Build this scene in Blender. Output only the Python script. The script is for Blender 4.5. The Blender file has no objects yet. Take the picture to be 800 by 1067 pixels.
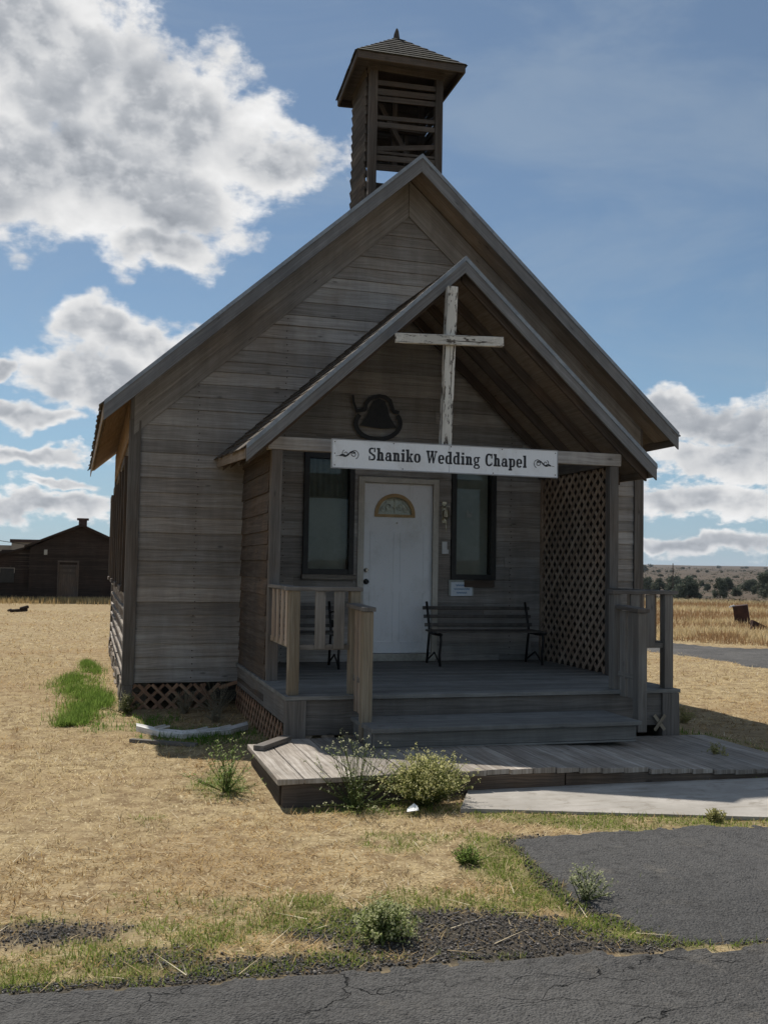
import bpy, bmesh, math, random
import numpy as np
from mathutils import Vector, Matrix
random.seed(7); RNG = np.random.default_rng(11)
R = math.radians
sc = bpy.context.scene
col = sc.collection

# ------------------------------------------------------------------ camera
FPX, YAW, PITCH, ROLL, EYE = 1050., R(16.2), R(3.1), R(1.0), 1.6
fw = Vector((math.sin(YAW)*math.cos(PITCH), math.cos(YAW)*math.cos(PITCH), math.sin(PITCH)))
r0 = Vector((math.cos(YAW), -math.sin(YAW), 0)); u0 = r0.cross(fw)
rt = r0*math.cos(ROLL)+u0*math.sin(ROLL); up = -r0*math.sin(ROLL)+u0*math.cos(ROLL)
cam = bpy.data.cameras.new('camera'); camo = bpy.data.objects.new('camera', cam); col.objects.link(camo)
M = Matrix((rt, up, -fw)).transposed().to_4x4(); M.translation = (0, 0, EYE); camo.matrix_world = M
cam.sensor_fit = 'HORIZONTAL'; cam.sensor_width = 36; cam.lens = 36*FPX/800
cam.clip_start = .05; cam.clip_end = 30000
sc.camera = camo
def ray(x, y): return fw+rt*((x-400)/FPX)-up*((y-533.5)/FPX)
def onZ(x, y, z=0): d = ray(x, y); t = (z-EYE)/d.z; return (d.x*t, d.y*t)
def onY(x, y, Y): d = ray(x, y); t = Y/d.y; return Vector((d.x*t, Y, EYE+d.z*t))

# ------------------------------------------------------------------ mesh builder
class MB:
    def __init__(s): s.v = []; s.f = []; s.uv = []; s.c = []
    def face(s, pts, uvs=None, c=(.5, .5, .5)):
        i = len(s.v); s.v += [tuple(p) for p in pts]; s.f.append(tuple(range(i, i+len(pts))))
        s.uv.append(uvs or [(0, 0)]*len(pts)); s.c.append(c)
    def hexa(s, P, c=None, uo=None):
        """8 points: index = ix + 2*iy + 4*iz; grain runs along the first axis"""
        c = c or (random.random(), random.random(), random.random()); uo = uo or (random.random()*50, random.random()*50)
        P = [Vector(p) for p in P]
        L = (P[1]-P[0]).length; A = (P[2]-P[0]).length; B = (P[4]-P[0]).length
        u, v = uo
        def q(a, b, cc, d, uvs): s.face([P[a], P[b], P[cc], P[d]], uvs, c)
        q(0, 1, 5, 4, [(u, v), (u+L, v), (u+L, v+B), (u, v+B)])
        q(2, 6, 7, 3, [(u, v+1), (u, v+1+B), (u+L, v+1+B), (u+L, v+1)])
        q(0, 2, 3, 1, [(u, v+2), (u, v+2+A), (u+L, v+2+A), (u+L, v+2)])
        q(4, 5, 7, 6, [(u, v+3), (u+L, v+3), (u+L, v+3+A), (u, v+3+A)])
        q(0, 4, 6, 2, [(u, v+4), (u+B*.2, v+4), (u+B*.2, v+4+A), (u, v+4+A)])
        q(1, 3, 7, 5, [(u, v+5), (u, v+5+A), (u+B*.2, v+5+A), (u+B*.2, v+5)])
    def box(s, x0, x1, y0, y1, z0, z1, grain=None, j=0, c=None):
        d = (x1-x0, y1-y0, z1-z0); g = grain if grain is not None else d.index(max(d))
        order = {0: (0, 1, 2), 1: (1, 2, 0), 2: (2, 0, 1)}[g]
        lo = (x0, y0, z0); hi = (x1, y1, z1); P = []
        for k in range(8):
            p = [0, 0, 0]
            for b in range(3):
                ax = order[b]; p[ax] = (hi if (k >> b) & 1 else lo)[ax]+(random.uniform(-j, j) if j else 0)
            P.append(p)
        s.hexa(P, c)
    def beam(s, a, b, w, h, upv=(0, 0, 1), c=None, ca=0.):
        """board from a to b, w across, h along upv; a,b on its centre line"""
        a = Vector(a); b = Vector(b); x = (b-a).normalized(); y = Vector(upv).cross(x).normalized(); z = x.cross(y)
        P = []
        for k in range(8):
            p = (b if k & 1 else a)+y*(w/2 if k & 2 else -w/2)+z*(h/2 if k & 4 else -h/2); P.append(p)
        s.hexa(P, c)
    def tube(s, pts, r, n=6, c=(.5, .5, .5), r2=None):
        pts = [Vector(p) for p in pts]; rings = []; m = len(pts)
        for i, p in enumerate(pts):
            t = (pts[min(i+1, m-1)]-pts[max(i-1, 0)]).normalized()
            a = t.cross(Vector((0, 0, 1)) if abs(t.z) < .9 else Vector((1, 0, 0))).normalized(); b = t.cross(a)
            rr = r if r2 is None else r+(r2-r)*i/(m-1)
            rings.append([p+(a*math.cos(2*math.pi*k/n)+b*math.sin(2*math.pi*k/n))*rr for k in range(n)])
        i0 = len(s.v)
        for rg in rings: s.v += [tuple(p) for p in rg]
        for i in range(m-1):
            for k in range(n):
                k2 = (k+1) % n
                s.f.append((i0+i*n+k, i0+i*n+k2, i0+(i+1)*n+k2, i0+(i+1)*n+k)); s.uv.append([(i*.05, k*.02)]*4); s.c.append(c)
        s.f.append(tuple(i0+k for k in range(n))[::-1]); s.uv.append([(0, 0)]*n); s.c.append(c)
        s.f.append(tuple(i0+(m-1)*n+k for k in range(n))); s.uv.append([(0, 0)]*n); s.c.append(c)
    def prism(s, poly, y0, y1, c=(.5, .5, .5), f=lambda p, y: (p[0], y, p[1])):
        """extrude a 2D polygon between two depths"""
        n = len(poly); s.face([f(p, y0) for p in poly], None, c); s.face([f(p, y1) for p in poly][::-1], None, c)
        for i in range(n):
            a, b = poly[i], poly[(i+1) % n]; s.face([f(a, y0), f(a, y1), f(b, y1), f(b, y0)], None, c)
    def build(s, name, m, parent=None, bevel=0, smooth=False):
        off = wloc(parent) if parent else Vector((0, 0, 0))
        me = bpy.data.meshes.new(name)
        me.from_pydata([(x-off.x, y-off.y, z-off.z) for x, y, z in s.v], [], s.f)
        ul = me.uv_layers.new(name='UVMap'); flat = np.array([c for f in s.uv for p in f for c in p], dtype=np.float32)
        ul.data.foreach_set('uv', flat)
        at = me.color_attributes.new('rnd', 'FLOAT_COLOR', 'CORNER')
        at.data.foreach_set('color', np.array([x for f, c in zip(s.f, s.c) for _ in f for x in (*c, 1.)], dtype=np.float32))
        me.materials.append(m)
        if smooth: me.polygons.foreach_set('use_smooth', [True]*len(me.polygons))
        o = bpy.data.objects.new(name, me); col.objects.link(o)
        if parent: o.parent = parent
        if bevel:
            b = o.modifiers.new('bevel', 'BEVEL'); b.width = bevel; b.segments = 2; b.limit_method = 'ANGLE'
            w = o.modifiers.new('weld', 'WELD'); w.merge_threshold = .0002
            o.modifiers.move(1, 0)
        return o
def merge_into(o, mb, m):
    """add surface detail to an existing mesh under a second material"""
    off = wloc(o); t2 = mb.build('tmp', m); bm = bmesh.new(); bm.from_mesh(o.data); n0 = len(bm.faces); t2.data.transform(Matrix.Translation(-off)); bm.from_mesh(t2.data)
    bm.faces.ensure_lookup_table()
    for f_ in bm.faces[n0:]: f_.material_index = len(o.data.materials)
    o.data.materials.append(m); bm.to_mesh(o.data); bm.free(); bpy.data.objects.remove(t2)
def wloc(o):
    v = Vector((0, 0, 0))
    while o: v += Vector(o.location); o = o.parent
    return v
def tag(o, label=None, cat=None, group=None, kind=None):
    if label: o['label'] = label
    if cat: o['category'] = cat
    if group: o['group'] = group
    if kind: o['kind'] = kind
    return o
def thing(name, loc, label, cat, group=None):
    o = bpy.data.objects.new(name, None); o.location = loc; o.empty_display_size = .2; col.objects.link(o)
    return tag(o, label, cat, group)
def rawmesh(name, V, F, m, colr=None, smooth=False, parent=None):
    """numpy mesh: V (n,3), F (k,3|4), colr per vertex"""
    off = wloc(parent) if parent else Vector((0, 0, 0))
    me = bpy.data.meshes.new(name); V = np.asarray(V, np.float32)-np.array(off, np.float32); F = np.asarray(F, np.int32)
    k = F.shape[1]; me.vertices.add(len(V)); me.vertices.foreach_set('co', V.ravel())
    me.loops.add(F.size); me.loops.foreach_set('vertex_index', F.ravel())
    me.polygons.add(len(F)); me.polygons.foreach_set('loop_start', np.arange(0, F.size, k, dtype=np.int32))
    me.polygons.foreach_set('loop_total', np.full(len(F), k, np.int32))
    if colr is not None:
        a = me.color_attributes.new('rnd', 'FLOAT_COLOR', 'POINT')
        c4 = np.ones((len(V), 4), np.float32); c4[:, :3] = colr; a.data.foreach_set('color', c4.ravel())
    me.update(calc_edges=True); me.validate()
    if smooth: me.polygons.foreach_set('use_smooth', np.ones(len(me.polygons), bool))
    me.materials.append(m); o = bpy.data.objects.new(name, me); col.objects.link(o)
    if parent: o.parent = parent
    return o

# ------------------------------------------------------------------ numpy noise
def _h(i, j, s): 
    n = (i*374761393+j*668265263+s*2147483647) & 0xffffffff
    n = ((n ^ (n >> 13))*1274126177) & 0xffffffff; return ((n ^ (n >> 16)) & 0xffff)/65535.
def vnoise(x, y, s=0):
    x = np.asarray(x, float); y = np.asarray(y, float)
    i = np.floor(x).astype(np.int64); j = np.floor(y).astype(np.int64); fx = x-i; fy = y-j
    fx = fx*fx*(3-2*fx); fy = fy*fy*(3-2*fy)
    return (_h(i, j, s)*(1-fx)+_h(i+1, j, s)*fx)*(1-fy)+(_h(i, j+1, s)*(1-fx)+_h(i+1, j+1, s)*fx)*fy
def fbm(x, y, s=0, o=4):
    t = 0; a = .5
    for k in range(o): t = t+a*vnoise(x*2**k, y*2**k, s+k*17); a *= .5
    return t/(1-.5**o)
def sm(t): t = np.clip(t, 0, 1); return t*t*(3-2*t)
def inpoly(x, y, P):
    x = np.asarray(x); y = np.asarray(y); r = np.zeros(x.shape, bool); n = len(P)
    for i in range(n):
        x0, y0 = P[i]; x1, y1 = P[(i+1) % n]
        c = ((y0 > y) != (y1 > y)); r ^= c & (x < (x1-x0)*(y-y0)/((y1-y0) or 1e-9)+x0)
    return r
def height(x, y):
    d = np.hypot(x, y)
    z = -.13*sm((x-5.2)/1.6)*sm((y-7)/3)*(1-sm((d-18)/20))
    z = z-.05*np.exp(-((x-1.4)**2/1.2+(y-6.7)**2/.5))
    z = z+.03*(fbm(x*.6, y*.6, 3)-.5)*sm((d-3)/3)+.026*(fbm(x*4, y*4, 5)-.5)+.012*(fbm(x*11, y*11, 6)-.5)*(1-sm((d-12)/4))
    z = z-2.6*sm((d-45)/105)+24*sm((d-250)/3200)
    z = z+7*(fbm(x/260., y/260., 9)-.5)*sm((d-350)/900)
    z = z+.5*(fbm(x/14., y/14., 8)-.5)*sm((d-30)/60)
    return z

# ------------------------------------------------------------------ materials
class NT:
    def __init__(s, name):
        s.m = bpy.data.materials.new(name); s.m.use_nodes = True; s.t = s.m.node_tree; s.t.nodes.clear()
        s.out = s.t.nodes.new('ShaderNodeOutputMaterial')
    def n(s, ty, props=None, **ins):
        nd = s.t.nodes.new(ty)
        for k, v in (props or {}).items(): setattr(nd, k, v)
        for k, v in ins.items():
            k2 = int(k[1:]) if k[0] == '_' and k[1:].isdigit() else k.replace('_', ' ')
            s.set(nd.inputs[k2], v)
        return nd
    def set(s, sock, v):
        if isinstance(v, bpy.types.NodeSocket): s.t.links.new(v, sock)
        elif isinstance(v, bpy.types.Node): s.t.links.new(v.outputs[0], sock)
        elif isinstance(v, (tuple, list)) and len(v) == 3 and sock.type == 'RGBA': sock.default_value = (*v, 1)
        else: sock.default_value = v
    def math(s, op, a, b=0., clamp=False): return s.n('ShaderNodeMath', {'operation': op, 'use_clamp': clamp}, _0=a, _1=b).outputs[0]
    def mix(s, f, a, b, bt='MIX'):
        nd = s.t.nodes.new('ShaderNodeMix'); nd.data_type = 'RGBA'; nd.blend_type = bt
        s.set(nd.inputs[0], f); s.set(nd.inputs[6], a); s.set(nd.inputs[7], b); return nd.outputs[2]
    def ramp(s, f, a, b, x=0., y=1.):
        return s.n('ShaderNodeMapRange', {'interpolation_type': 'SMOOTHSTEP'}, Value=f, _1=a, _2=b, _3=x, _4=y).outputs[0]
    def noise(s, vec, scale, detail=4, rough=.55, w=None, dist=0.):
        nd = s.n('ShaderNodeTexNoise', {'noise_dimensions': '4D' if w is not None else '3D'}, Vector=vec, Scale=scale, Detail=detail, Roughness=rough, Distortion=dist)
        if w is not None: s.set(nd.inputs['W'], w)
        return nd.outputs[0]
    def mapping(s, vec, sc): return s.n('ShaderNodeMapping', Vector=vec, Scale=sc).outputs[0]
    def finish(s, bsdf, disp=None):
        s.t.links.new(bsdf.outputs[0] if isinstance(bsdf, bpy.types.Node) else bsdf, s.out.inputs[0]); return s.m
    def pbr(s, colr, rough=.8, bump=None, bs=.3, bd=.01, spec=.3, metal=0., **kw):
        p = s.n('ShaderNodeBsdfPrincipled'); s.set(p.inputs['Base Color'], colr); s.set(p.inputs['Roughness'], rough)
        p.inputs['Specular IOR Level'].default_value = spec; p.inputs['Metallic'].default_value = metal
        for k, v in kw.items(): s.set(p.inputs[k.replace('_', ' ')], v)
        if bump is not None:
            b = s.n('ShaderNodeBump', Strength=bs, Distance=bd, Height=bump); s.t.links.new(b.outputs[0], p.inputs['Normal'])
        return s.finish(p)

def wood(name, base, light, dark, warm=(.17, .105, .06), warmth=.35, contrast=1., var=.5, rough=.85, paint=None, bleach=.5):
    t = NT(name)
    uv = t.n('ShaderNodeUVMap').outputs[0]
    at = t.n('ShaderNodeAttribute', {'attribute_name': 'rnd'}); sp = t.n('ShaderNodeSeparateColor', Color=at.outputs[0])
    r, g, b = sp.outputs[0], sp.outputs[1], sp.outputs[2]
    ob = t.n('ShaderNodeNewGeometry').outputs[0]
    warp = t.noise(t.mapping(uv, (2.5, 5, 1)), 1, 2)
    uvw = t.n('ShaderNodeVectorMath', {'operation': 'ADD'}, _0=uv, _1=t.n('ShaderNodeCombineXYZ', Y=t.math('MULTIPLY', warp, .05)).outputs[0]).outputs[0]
    g1 = t.noise(t.mapping(uvw, (2.2, 90, 1)), 1, 6, .62, w=t.math('MULTIPLY', b, 30))
    g2 = t.noise(t.mapping(uvw, (.9, 22, 1)), 1, 4, .6, w=t.math('MULTIPLY', g, 30))
    g3 = t.noise(t.mapping(uvw, (.8, 75, 1)), 1, 3, .5, w=t.math('MULTIPLY', r, 30))
    st = t.noise(ob, 1.1, 5, .6)
    st2 = t.noise(t.mapping(ob, (3, 3, .7)), 1.6, 5, .65)
    c = t.mix(t.ramp(g1, .35, .68), dark, base)
    c = t.mix(t.math('MULTIPLY', t.ramp(g2, .45, .75), bleach*1.4, True), c, light)
    c = t.mix(t.math('MULTIPLY', t.ramp(st, .42, .68), warmth), c, t.mix(t.ramp(g1, .35, .7), tuple(x*.55 for x in warm), warm))
    lum = t.math('MULTIPLY', t.math('ADD', t.math('MULTIPLY', r, var), 1-var*.5), t.ramp(st2, .3, .7, .86, 1.12))
    crack = t.ramp(g3, .24, .31)
    lum = t.math('MULTIPLY', lum, t.math('ADD', t.math('MULTIPLY', crack, .62), .38))
    knot = t.n('ShaderNodeTexVoronoi', Vector=t.mapping(uv, (2.2, 6.5, 1)), Scale=1.).outputs[0]
    kn = t.ramp(knot, .03, .11)
    lum = t.math('MULTIPLY', lum, t.math('ADD', t.math('MULTIPLY', kn, .5), .5))
    c = t.mix(1., c, t.n('ShaderNodeCombineColor', Red=lum, Green=lum, Blue=lum).outputs[0], 'MULTIPLY')
    c = t.mix(t.math('MULTIPLY', t.ramp(g3, .70, .76), t.ramp(st2, .45, .6, 0, .75)), c, tuple(min(.75, x*1.55) for x in light))
    h = t.math('ADD', t.math('MULTIPLY', g1, .6), t.math('MULTIPLY', crack, .5))
    if paint:
        pm = t.noise(t.mapping(uvw, (5, 24, 1)), 1, 6, .7, w=t.math('MULTIPLY', r, 30))
        m = t.math('MULTIPLY', t.ramp(pm, .435, .455), t.ramp(g3, .37, .39))
        pc = t.mix(t.ramp(st2, .35, .7), tuple(x*.72 for x in paint), paint)
        c = t.mix(m, c, pc); h = t.math('ADD', h, t.math('MULTIPLY', m, 1.2))
    return t.pbr(c, rough, h, .55, .004*contrast, .25)

W_front = wood('weathered_siding', (.36, .34, .318), (.48, .465, .445), (.245, .228, .21), warm=(.33, .265, .205), var=.50, warmth=.5)
W_trim = wood('weathered_trim', (.17, .157, .143), (.235, .22, .203), (.11, .10, .09), var=.25, warmth=.3)
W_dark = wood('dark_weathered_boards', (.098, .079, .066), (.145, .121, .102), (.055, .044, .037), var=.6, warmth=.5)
W_bel = wood('belfry_boards', (.092, .08, .07), (.13, .117, .104), (.055, .047, .04), var=.45, warmth=.25)
W_belr = wood('belfry_shingles', (.030, .026, .021), (.06, .055, .036), (.013, .011, .009), warm=(.10, .095, .035), warmth=.35, var=.9)
W_side = wood('side_wall_boards', (.22, .18, .14), (.42, .37, .31), (.09, .07, .055), var=.5, warmth=.6)
W_soff = wood('soffit_boards', (.31, .262, .215), (.38, .33, .28), (.22, .18, .145), warm=(.38, .28, .19), warmth=.5)
W_fas = wood('slate_grey_fascia', (.215, .218, .222), (.29, .293, .298), (.15, .15, .152), warm=(.24, .21, .18), warmth=.25, var=.2)
W_eave_bounce = wood('bounce_tinted_eave_boards', (.36, .255, .165), (.42, .32, .22), (.24, .16, .10), warm=(.40, .25, .13), warmth=.6, var=.3)  # tan wood with the orange of ground-bounced light put into its colour
W_deck = wood('deck_boards', (.215, .213, .20), (.285, .28, .265), (.15, .148, .14), warmth=.1, var=.3)
W_walk = wood('boardwalk_planks', (.36, .32, .275), (.52, .48, .43), (.20, .17, .14), warmth=.15, var=.35)
W_rail = wood('newer_railing_wood', (.29, .245, .18), (.36, .32, .255), (.185, .15, .105), warm=(.32, .235, .15), warmth=.4, var=.3)
W_railg = wood('grey_railing_wood', (.23, .215, .195), (.30, .285, .26), (.155, .142, .127), warmth=.25, var=.35)
W_lat = wood('brown_lattice_wood', (.42, .34, .27), (.50, .42, .34), (.28, .22, .165), warm=(.42, .28, .19), warmth=.5, var=.4)
W_red = wood('cedar_lattice_wood', (.36, .22, .14), (.44, .3, .2), (.18, .10, .065), warm=(.44, .23, .13), warmth=.5, var=.4)
W_shing = wood('roof_shingles', (.10, .085, .068), (.17, .15, .12), (.03, .025, .02), var=.7, warmth=.3)
W_cross = wood('flaking_white_paint', (.2, .17, .14), (.3, .27, .23), (.05, .04, .035), paint=(.74, .71, .64), warmth=.1)
W_log = wood('bleached_board', (.68, .66, .63), (.80, .78, .75), (.42, .40, .37), warmth=.05, bleach=.8)
W_house = wood('brown_house_boards', (.042, .030, .024), (.066, .05, .04), (.018, .013, .010), warm=(.06, .03, .02), var=.4)
W_sill = wood('pale_window_sill', (.27, .24, .2), (.4, .37, .32), (.1, .09, .08), warmth=.2)

def simple(name, c1, c2, rough=.6, scale=6., bump=.15, spec=.4, metal=0., bd=.003):
    t = NT(name); g = t.n('ShaderNodeNewGeometry').outputs[0]
    n1 = t.noise(g, scale, 6, .65); n2 = t.noise(g, scale*9, 4, .6)
    f = t.ramp(t.math('ADD', t.math('MULTIPLY', n1, .7), t.math('MULTIPLY', n2, .3)), .38, .62)
    return t.pbr(t.mix(f, c1, c2), rough, n2, bump, bd, spec, metal)
M_drip = simple('galvanised_edging', (.20, .225, .255), (.30, .33, .36), .55, 5, metal=.2)
M_sign = simple('white_sign_board', (.70, .72, .74), (.78, .8, .82), .45, 3, .03)
def painted(name, c, dirt, sc=3., streak=.5, rough=.45):
    t = NT(name); g = t.n('ShaderNodeNewGeometry').outputs[0]; a = t.noise(g, sc, 7, .68); b = t.noise(t.mapping(g, (26, 26, 2.2)), 1, 5, .65); d = t.noise(g, 70, 3, .6)
    cc = t.mix(t.math('MULTIPLY', t.ramp(a, .46, .72), .55), c, dirt); cc = t.mix(t.math('MULTIPLY', t.ramp(b, .54, .74), streak), cc, dirt); cc = t.mix(t.ramp(d, .66, .74, 0, .6), cc, tuple(x*.4 for x in dirt))
    return t.pbr(cc, rough, a, .08, .004, .35)
M_sign = painted('white_sign_board', (.82, .84, .86), (.60, .59, .57), 3.5, .3)
M_ink = simple('black_sign_paint', (.012, .013, .018), (.02, .02, .026), .5)
M_door = painted('white_door_paint', (.80, .82, .84), (.55, .55, .53), 2.2, .25)
M_doorf = simple('cream_frame_paint', (.46, .43, .37), (.56, .53, .47), .6, 5)
M_winf = simple('black_window_paint', (.010, .010, .010), (.022, .021, .019), .5, 8)
M_gold = simple('gold_fanlight_moulding', (.33, .21, .08), (.42, .28, .12), .4, 12)
M_brass = simple('tarnished_brass', (.28, .24, .16), (.5, .46, .36), .3, 30, metal=.7)
M_steel = simple('knob_steel', (.3, .28, .25), (.4, .38, .34), .3, 30, metal=.8)
M_blackmetal = simple('black_iron', (.008, .008, .009), (.02, .018, .017), .55, 14)
M_bench = simple('bench_slat_wood', (.05, .045, .04), (.10, .09, .078), .6, 14)
M_paper = simple('white_paper', (.62, .68, .74), (.7, .76, .82), .7, 12, .02)
M_blueink = simple('blue_marker_ink', (.12, .26, .45), (.15, .3, .5), .7)
M_plate = simple('white_switch_plate', (.6, .6, .6), (.66, .66, .66), .4)
M_cable = simple('grey_cable', (.28, .27, .25), (.35, .34, .32), .5)
M_dark = simple('dark_interior', (.012, .011, .010), (.02, .018, .016), .9)
M_blind = simple('pale_window_blind', (.50, .51, .47), (.60, .61, .57), .8, 2.)
M_curt = simple('dark_window_curtain', (.26, .285, .265), (.34, .36, .34), .8, 5)
M_rust = simple('rusted_steel', (.028, .012, .010), (.065, .026, .018), .8, 5, .3)
M_tan = simple('tan_stucco', (.36, .29, .22), (.42, .34, .26), .9, .6)
M_brick = simple('dark_chimney_brick', (.06, .035, .028), (.10, .06, .045), .9, 5)
M_white = simple('white_litter', (.75, .75, .72), (.8, .8, .8), .7)
M_stone = simple('foundation_stone', (.16, .13, .10), (.26, .21, .16), .9, 6, .4)
def glass(name, trans=.75):
    t = NT(name); fr = t.n('ShaderNodeFresnel', IOR=1.5).outputs[0]
    wob = t.noise(t.n('ShaderNodeNewGeometry').outputs[0], 1.6, 2)
    bp = t.n('ShaderNodeBump', Strength=.06, Distance=.02, Height=wob)
    gl = t.n('ShaderNodeBsdfGlossy', Color=(1, 1, 1, 1), Roughness=.02); t.t.links.new(bp.outputs[0], gl.inputs['Normal'])
    tr = t.n('ShaderNodeBsdfTransparent', Color=(trans, trans*1.02, trans*.99, 1))
    mx = t.n('ShaderNodeMixShader', _0=t.math('MULTIPLY', fr, .45), _1=tr, _2=gl); return t.finish(mx)
M_glass = glass('window_glass'); M_frost = glass('etched_glass', .9)

def leafmat(name, trans=.4):
    t = NT(name); at = t.n('ShaderNodeAttribute', {'attribute_name': 'rnd'}).outputs[0]
    d = t.n('ShaderNodeBsdfDiffuse', Color=at); tr = t.n('ShaderNodeBsdfTranslucent', Color=at)
    return t.finish(t.n('ShaderNodeMixShader', _0=trans, _1=d, _2=tr))
M_leaf = leafmat('plant_blades', .5); M_straw = leafmat('straw_blades', .25)
def stonemat():
    t = NT('gravel_stones'); at = t.n('ShaderNodeAttribute', {'attribute_name': 'rnd'}).outputs[0]
    n = t.noise(t.n('ShaderNodeNewGeometry').outputs[0], 150, 3)
    return t.pbr(t.mix(1., at, t.mix(n, (.6, .6, .6), (1.3, 1.3, 1.3)), 'MULTIPLY'), .85, n, .3, .002)
M_grav = stonemat()

def ground_mat():
    t = NT('dry_ground'); g = t.n('ShaderNodeNewGeometry').outputs[0]
    at = t.n('ShaderNodeAttribute', {'attribute_name': 'rnd'}); sp = t.n('ShaderNodeSeparateColor', Color=at.outputs[0])
    fine = t.noise(g, 55, 6, .7); mid = t.noise(g, 6, 6, .65); big = t.noise(g, .5, 5, .6)
    s1 = t.noise(t.mapping(g, (60, 14, 1)), 1, 4, .6); s2 = t.noise(t.mapping(g, (16, 70, 1)), 1, 4, .6)
    straw = t.math('MAXIMUM', s1, s2)
    c = t.mix(t.ramp(mid, .35, .65), (.20, .14, .075), (.40, .31, .175))
    c = t.mix(t.ramp(straw, .56, .70), c, (.64, .53, .33))
    c = t.mix(t.ramp(fine, .34, .46, .55, 0), c, (.09, .062, .038))
    c = t.mix(t.ramp(big, .42, .62, 0, .45), c, (.27, .185, .10))
    c = t.mix(t.math('MULTIPLY', sp.outputs[1], .55), c, (.14, .15, .055))      # green undergrowth
    c = t.mix(t.math('MULTIPLY', sp.outputs[0], .9), c, t.mix(fine, (.03, .028, .027), (.085, .078, .07)))   # gritty soil
    # far rangeland: bands of bunch grass and scrub, by true distance
    f1 = t.noise(t.mapping(g, (.012, .03, 1)), 1, 6, .65); f2 = t.noise(t.mapping(g, (.09, .22, 1)), 1, 6, .7); f3 = t.noise(g, .9, 5, .7)
    far = t.mix(t.ramp(f1, .38, .62), (.085, .062, .046), (.125, .094, .068))
    far = t.mix(t.ramp(f2, .46, .60, 0, .85), far, (.045, .045, .034))
    far = t.mix(t.ramp(f3, .45, .7, 0, .35), far, (.17, .125, .085))
    c = t.mix(sp.outputs[2], c, far)
    h = t.math('ADD', fine, t.math('MULTIPLY', straw, .8))
    return t.pbr(c, .95, h, .7, .012, .1)
M_ground = ground_mat()
def road_mat(name, a, b, cracks=True):
    t = NT(name); g = t.n('ShaderNodeNewGeometry').outputs[0]
    v = t.n('ShaderNodeTexVoronoi', Vector=g, Scale=95.); vc = t.n('ShaderNodeSeparateColor', Color=v.outputs[1]).outputs[0]
    big = t.noise(g, .9, 6, .65); mid = t.noise(g, 9, 5, .65); fine = t.noise(g, 160, 3)
    c = t.mix(t.ramp(big, .35, .65), a, b); dust = t.noise(g, 2.6, 7, .7); c = t.mix(t.ramp(dust, .54, .74, 0, .45), c, (.21, .185, .15))
    c = t.mix(t.math('MULTIPLY', t.ramp(vc, .45, 1.), .55), c, (.12, .116, .11))
    c = t.mix(t.ramp(mid, .52, .7, 0, .6), c, tuple(x*.55 for x in a))
    h = t.math('SUBTRACT', t.math('MULTIPLY', fine, .4), v.outputs[0])
    if cracks:
        wv = t.n('ShaderNodeVectorMath', {'operation': 'ADD'}, _0=g, _1=t.n('ShaderNodeVectorMath', {'operation': 'SCALE'}, _0=t.n('ShaderNodeTexNoise', Vector=g, Scale=3., Detail=5.).outputs[1], Scale=.45).outputs[0]).outputs[0]
        e = t.n('ShaderNodeTexVoronoi', {'feature': 'DISTANCE_TO_EDGE'}, Vector=t.mapping(wv, (1., 2.4, 1.)), Scale=1.9).outputs[0]
        k = t.ramp(e, .001, .013); k = t.math('MAXIMUM', k, t.ramp(t.noise(g, 1.6, 3), .46, .56))
        c = t.mix(k, (.012, .011, .010), c); h = t.math('ADD', h, t.math('MULTIPLY', k, 2.5))
    cl = t.noise(g, 34, 4, .7); c = t.mix(t.ramp(cl, .36, .5, .5, 0), c, (.030, .028, .026)); h = t.math('ADD', h, t.math('MULTIPLY', cl, 1.6))
    return t.pbr(c, .9, h, 1., .009, .25)
M_road = road_mat('old_asphalt', (.070, .067, .064), (.098, .094, .089))
M_pad = road_mat('smooth_asphalt', (.072, .070, .068), (.096, .093, .090), False)
M_track = road_mat('grey_gravel_track', (.075, .071, .068), (.135, .128, .12), False)
M_fan = simple('fanlight_blind', (.55, .53, .47), (.68, .66, .60), .8, 30.)
def conc():
    t = NT('concrete'); g = t.n('ShaderNodeNewGeometry').outputs[0]
    n1 = t.noise(g, 1.8, 6, .65); n2 = t.noise(g, 40, 5, .7); n3 = t.noise(t.mapping(g, (3, 14, 1)), 1, 4)
    c = t.mix(t.ramp(n1, .35, .65), (.33, .305, .27), (.43, .40, .36)); c = t.mix(t.ramp(n2, .55, .72, 0, .35), c, (.21, .19, .165))
    c = t.mix(t.ramp(n3, .5, .68, 0, .5), c, (.24, .21, .17)); c = t.mix(t.ramp(t.noise(g, 5.5, 7, .72), .54, .66, 0, .5), c, (.20, .175, .14))
    return t.pbr(c, .9, n2, .4, .003, .2)
M_conc = conc()

# ------------------------------------------------------------------ sky, clouds, sun
SUN = Vector((-.17, .69, 1.)).normalized()
el = math.asin(SUN.z); azm = math.atan2(SUN.x, SUN.y)
w = bpy.data.worlds.new('World'); sc.world = w; w.use_nodes = True
t = NT.__new__(NT); t.t = w.node_tree; t.t.nodes.clear(); wout = t.t.nodes.new('ShaderNodeOutputWorld')
sky = t.n('ShaderNodeTexSky', {'sky_type': 'NISHITA', 'sun_disc': False, 'sun_elevation': el, 'sun_rotation': azm, 'altitude': 1000., 'air_density': 1.0, 'dust_density': .25, 'ozone_density': 1.6})
gen = t.n('ShaderNodeTexCoord').outputs['Generated']
sx = t.n('ShaderNodeSeparateXYZ', Vector=gen)
azn = t.math('MULTIPLY', t.math('ARCTAN2', sx.outputs[0], sx.outputs[1]), 57.2958)
eln = t.math('MULTIPLY', t.math('ARCSINE', sx.outputs[2]), 57.2958)
P = t.n('ShaderNodeCombineXYZ', X=azn, Y=eln).outputs[0]
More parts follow.
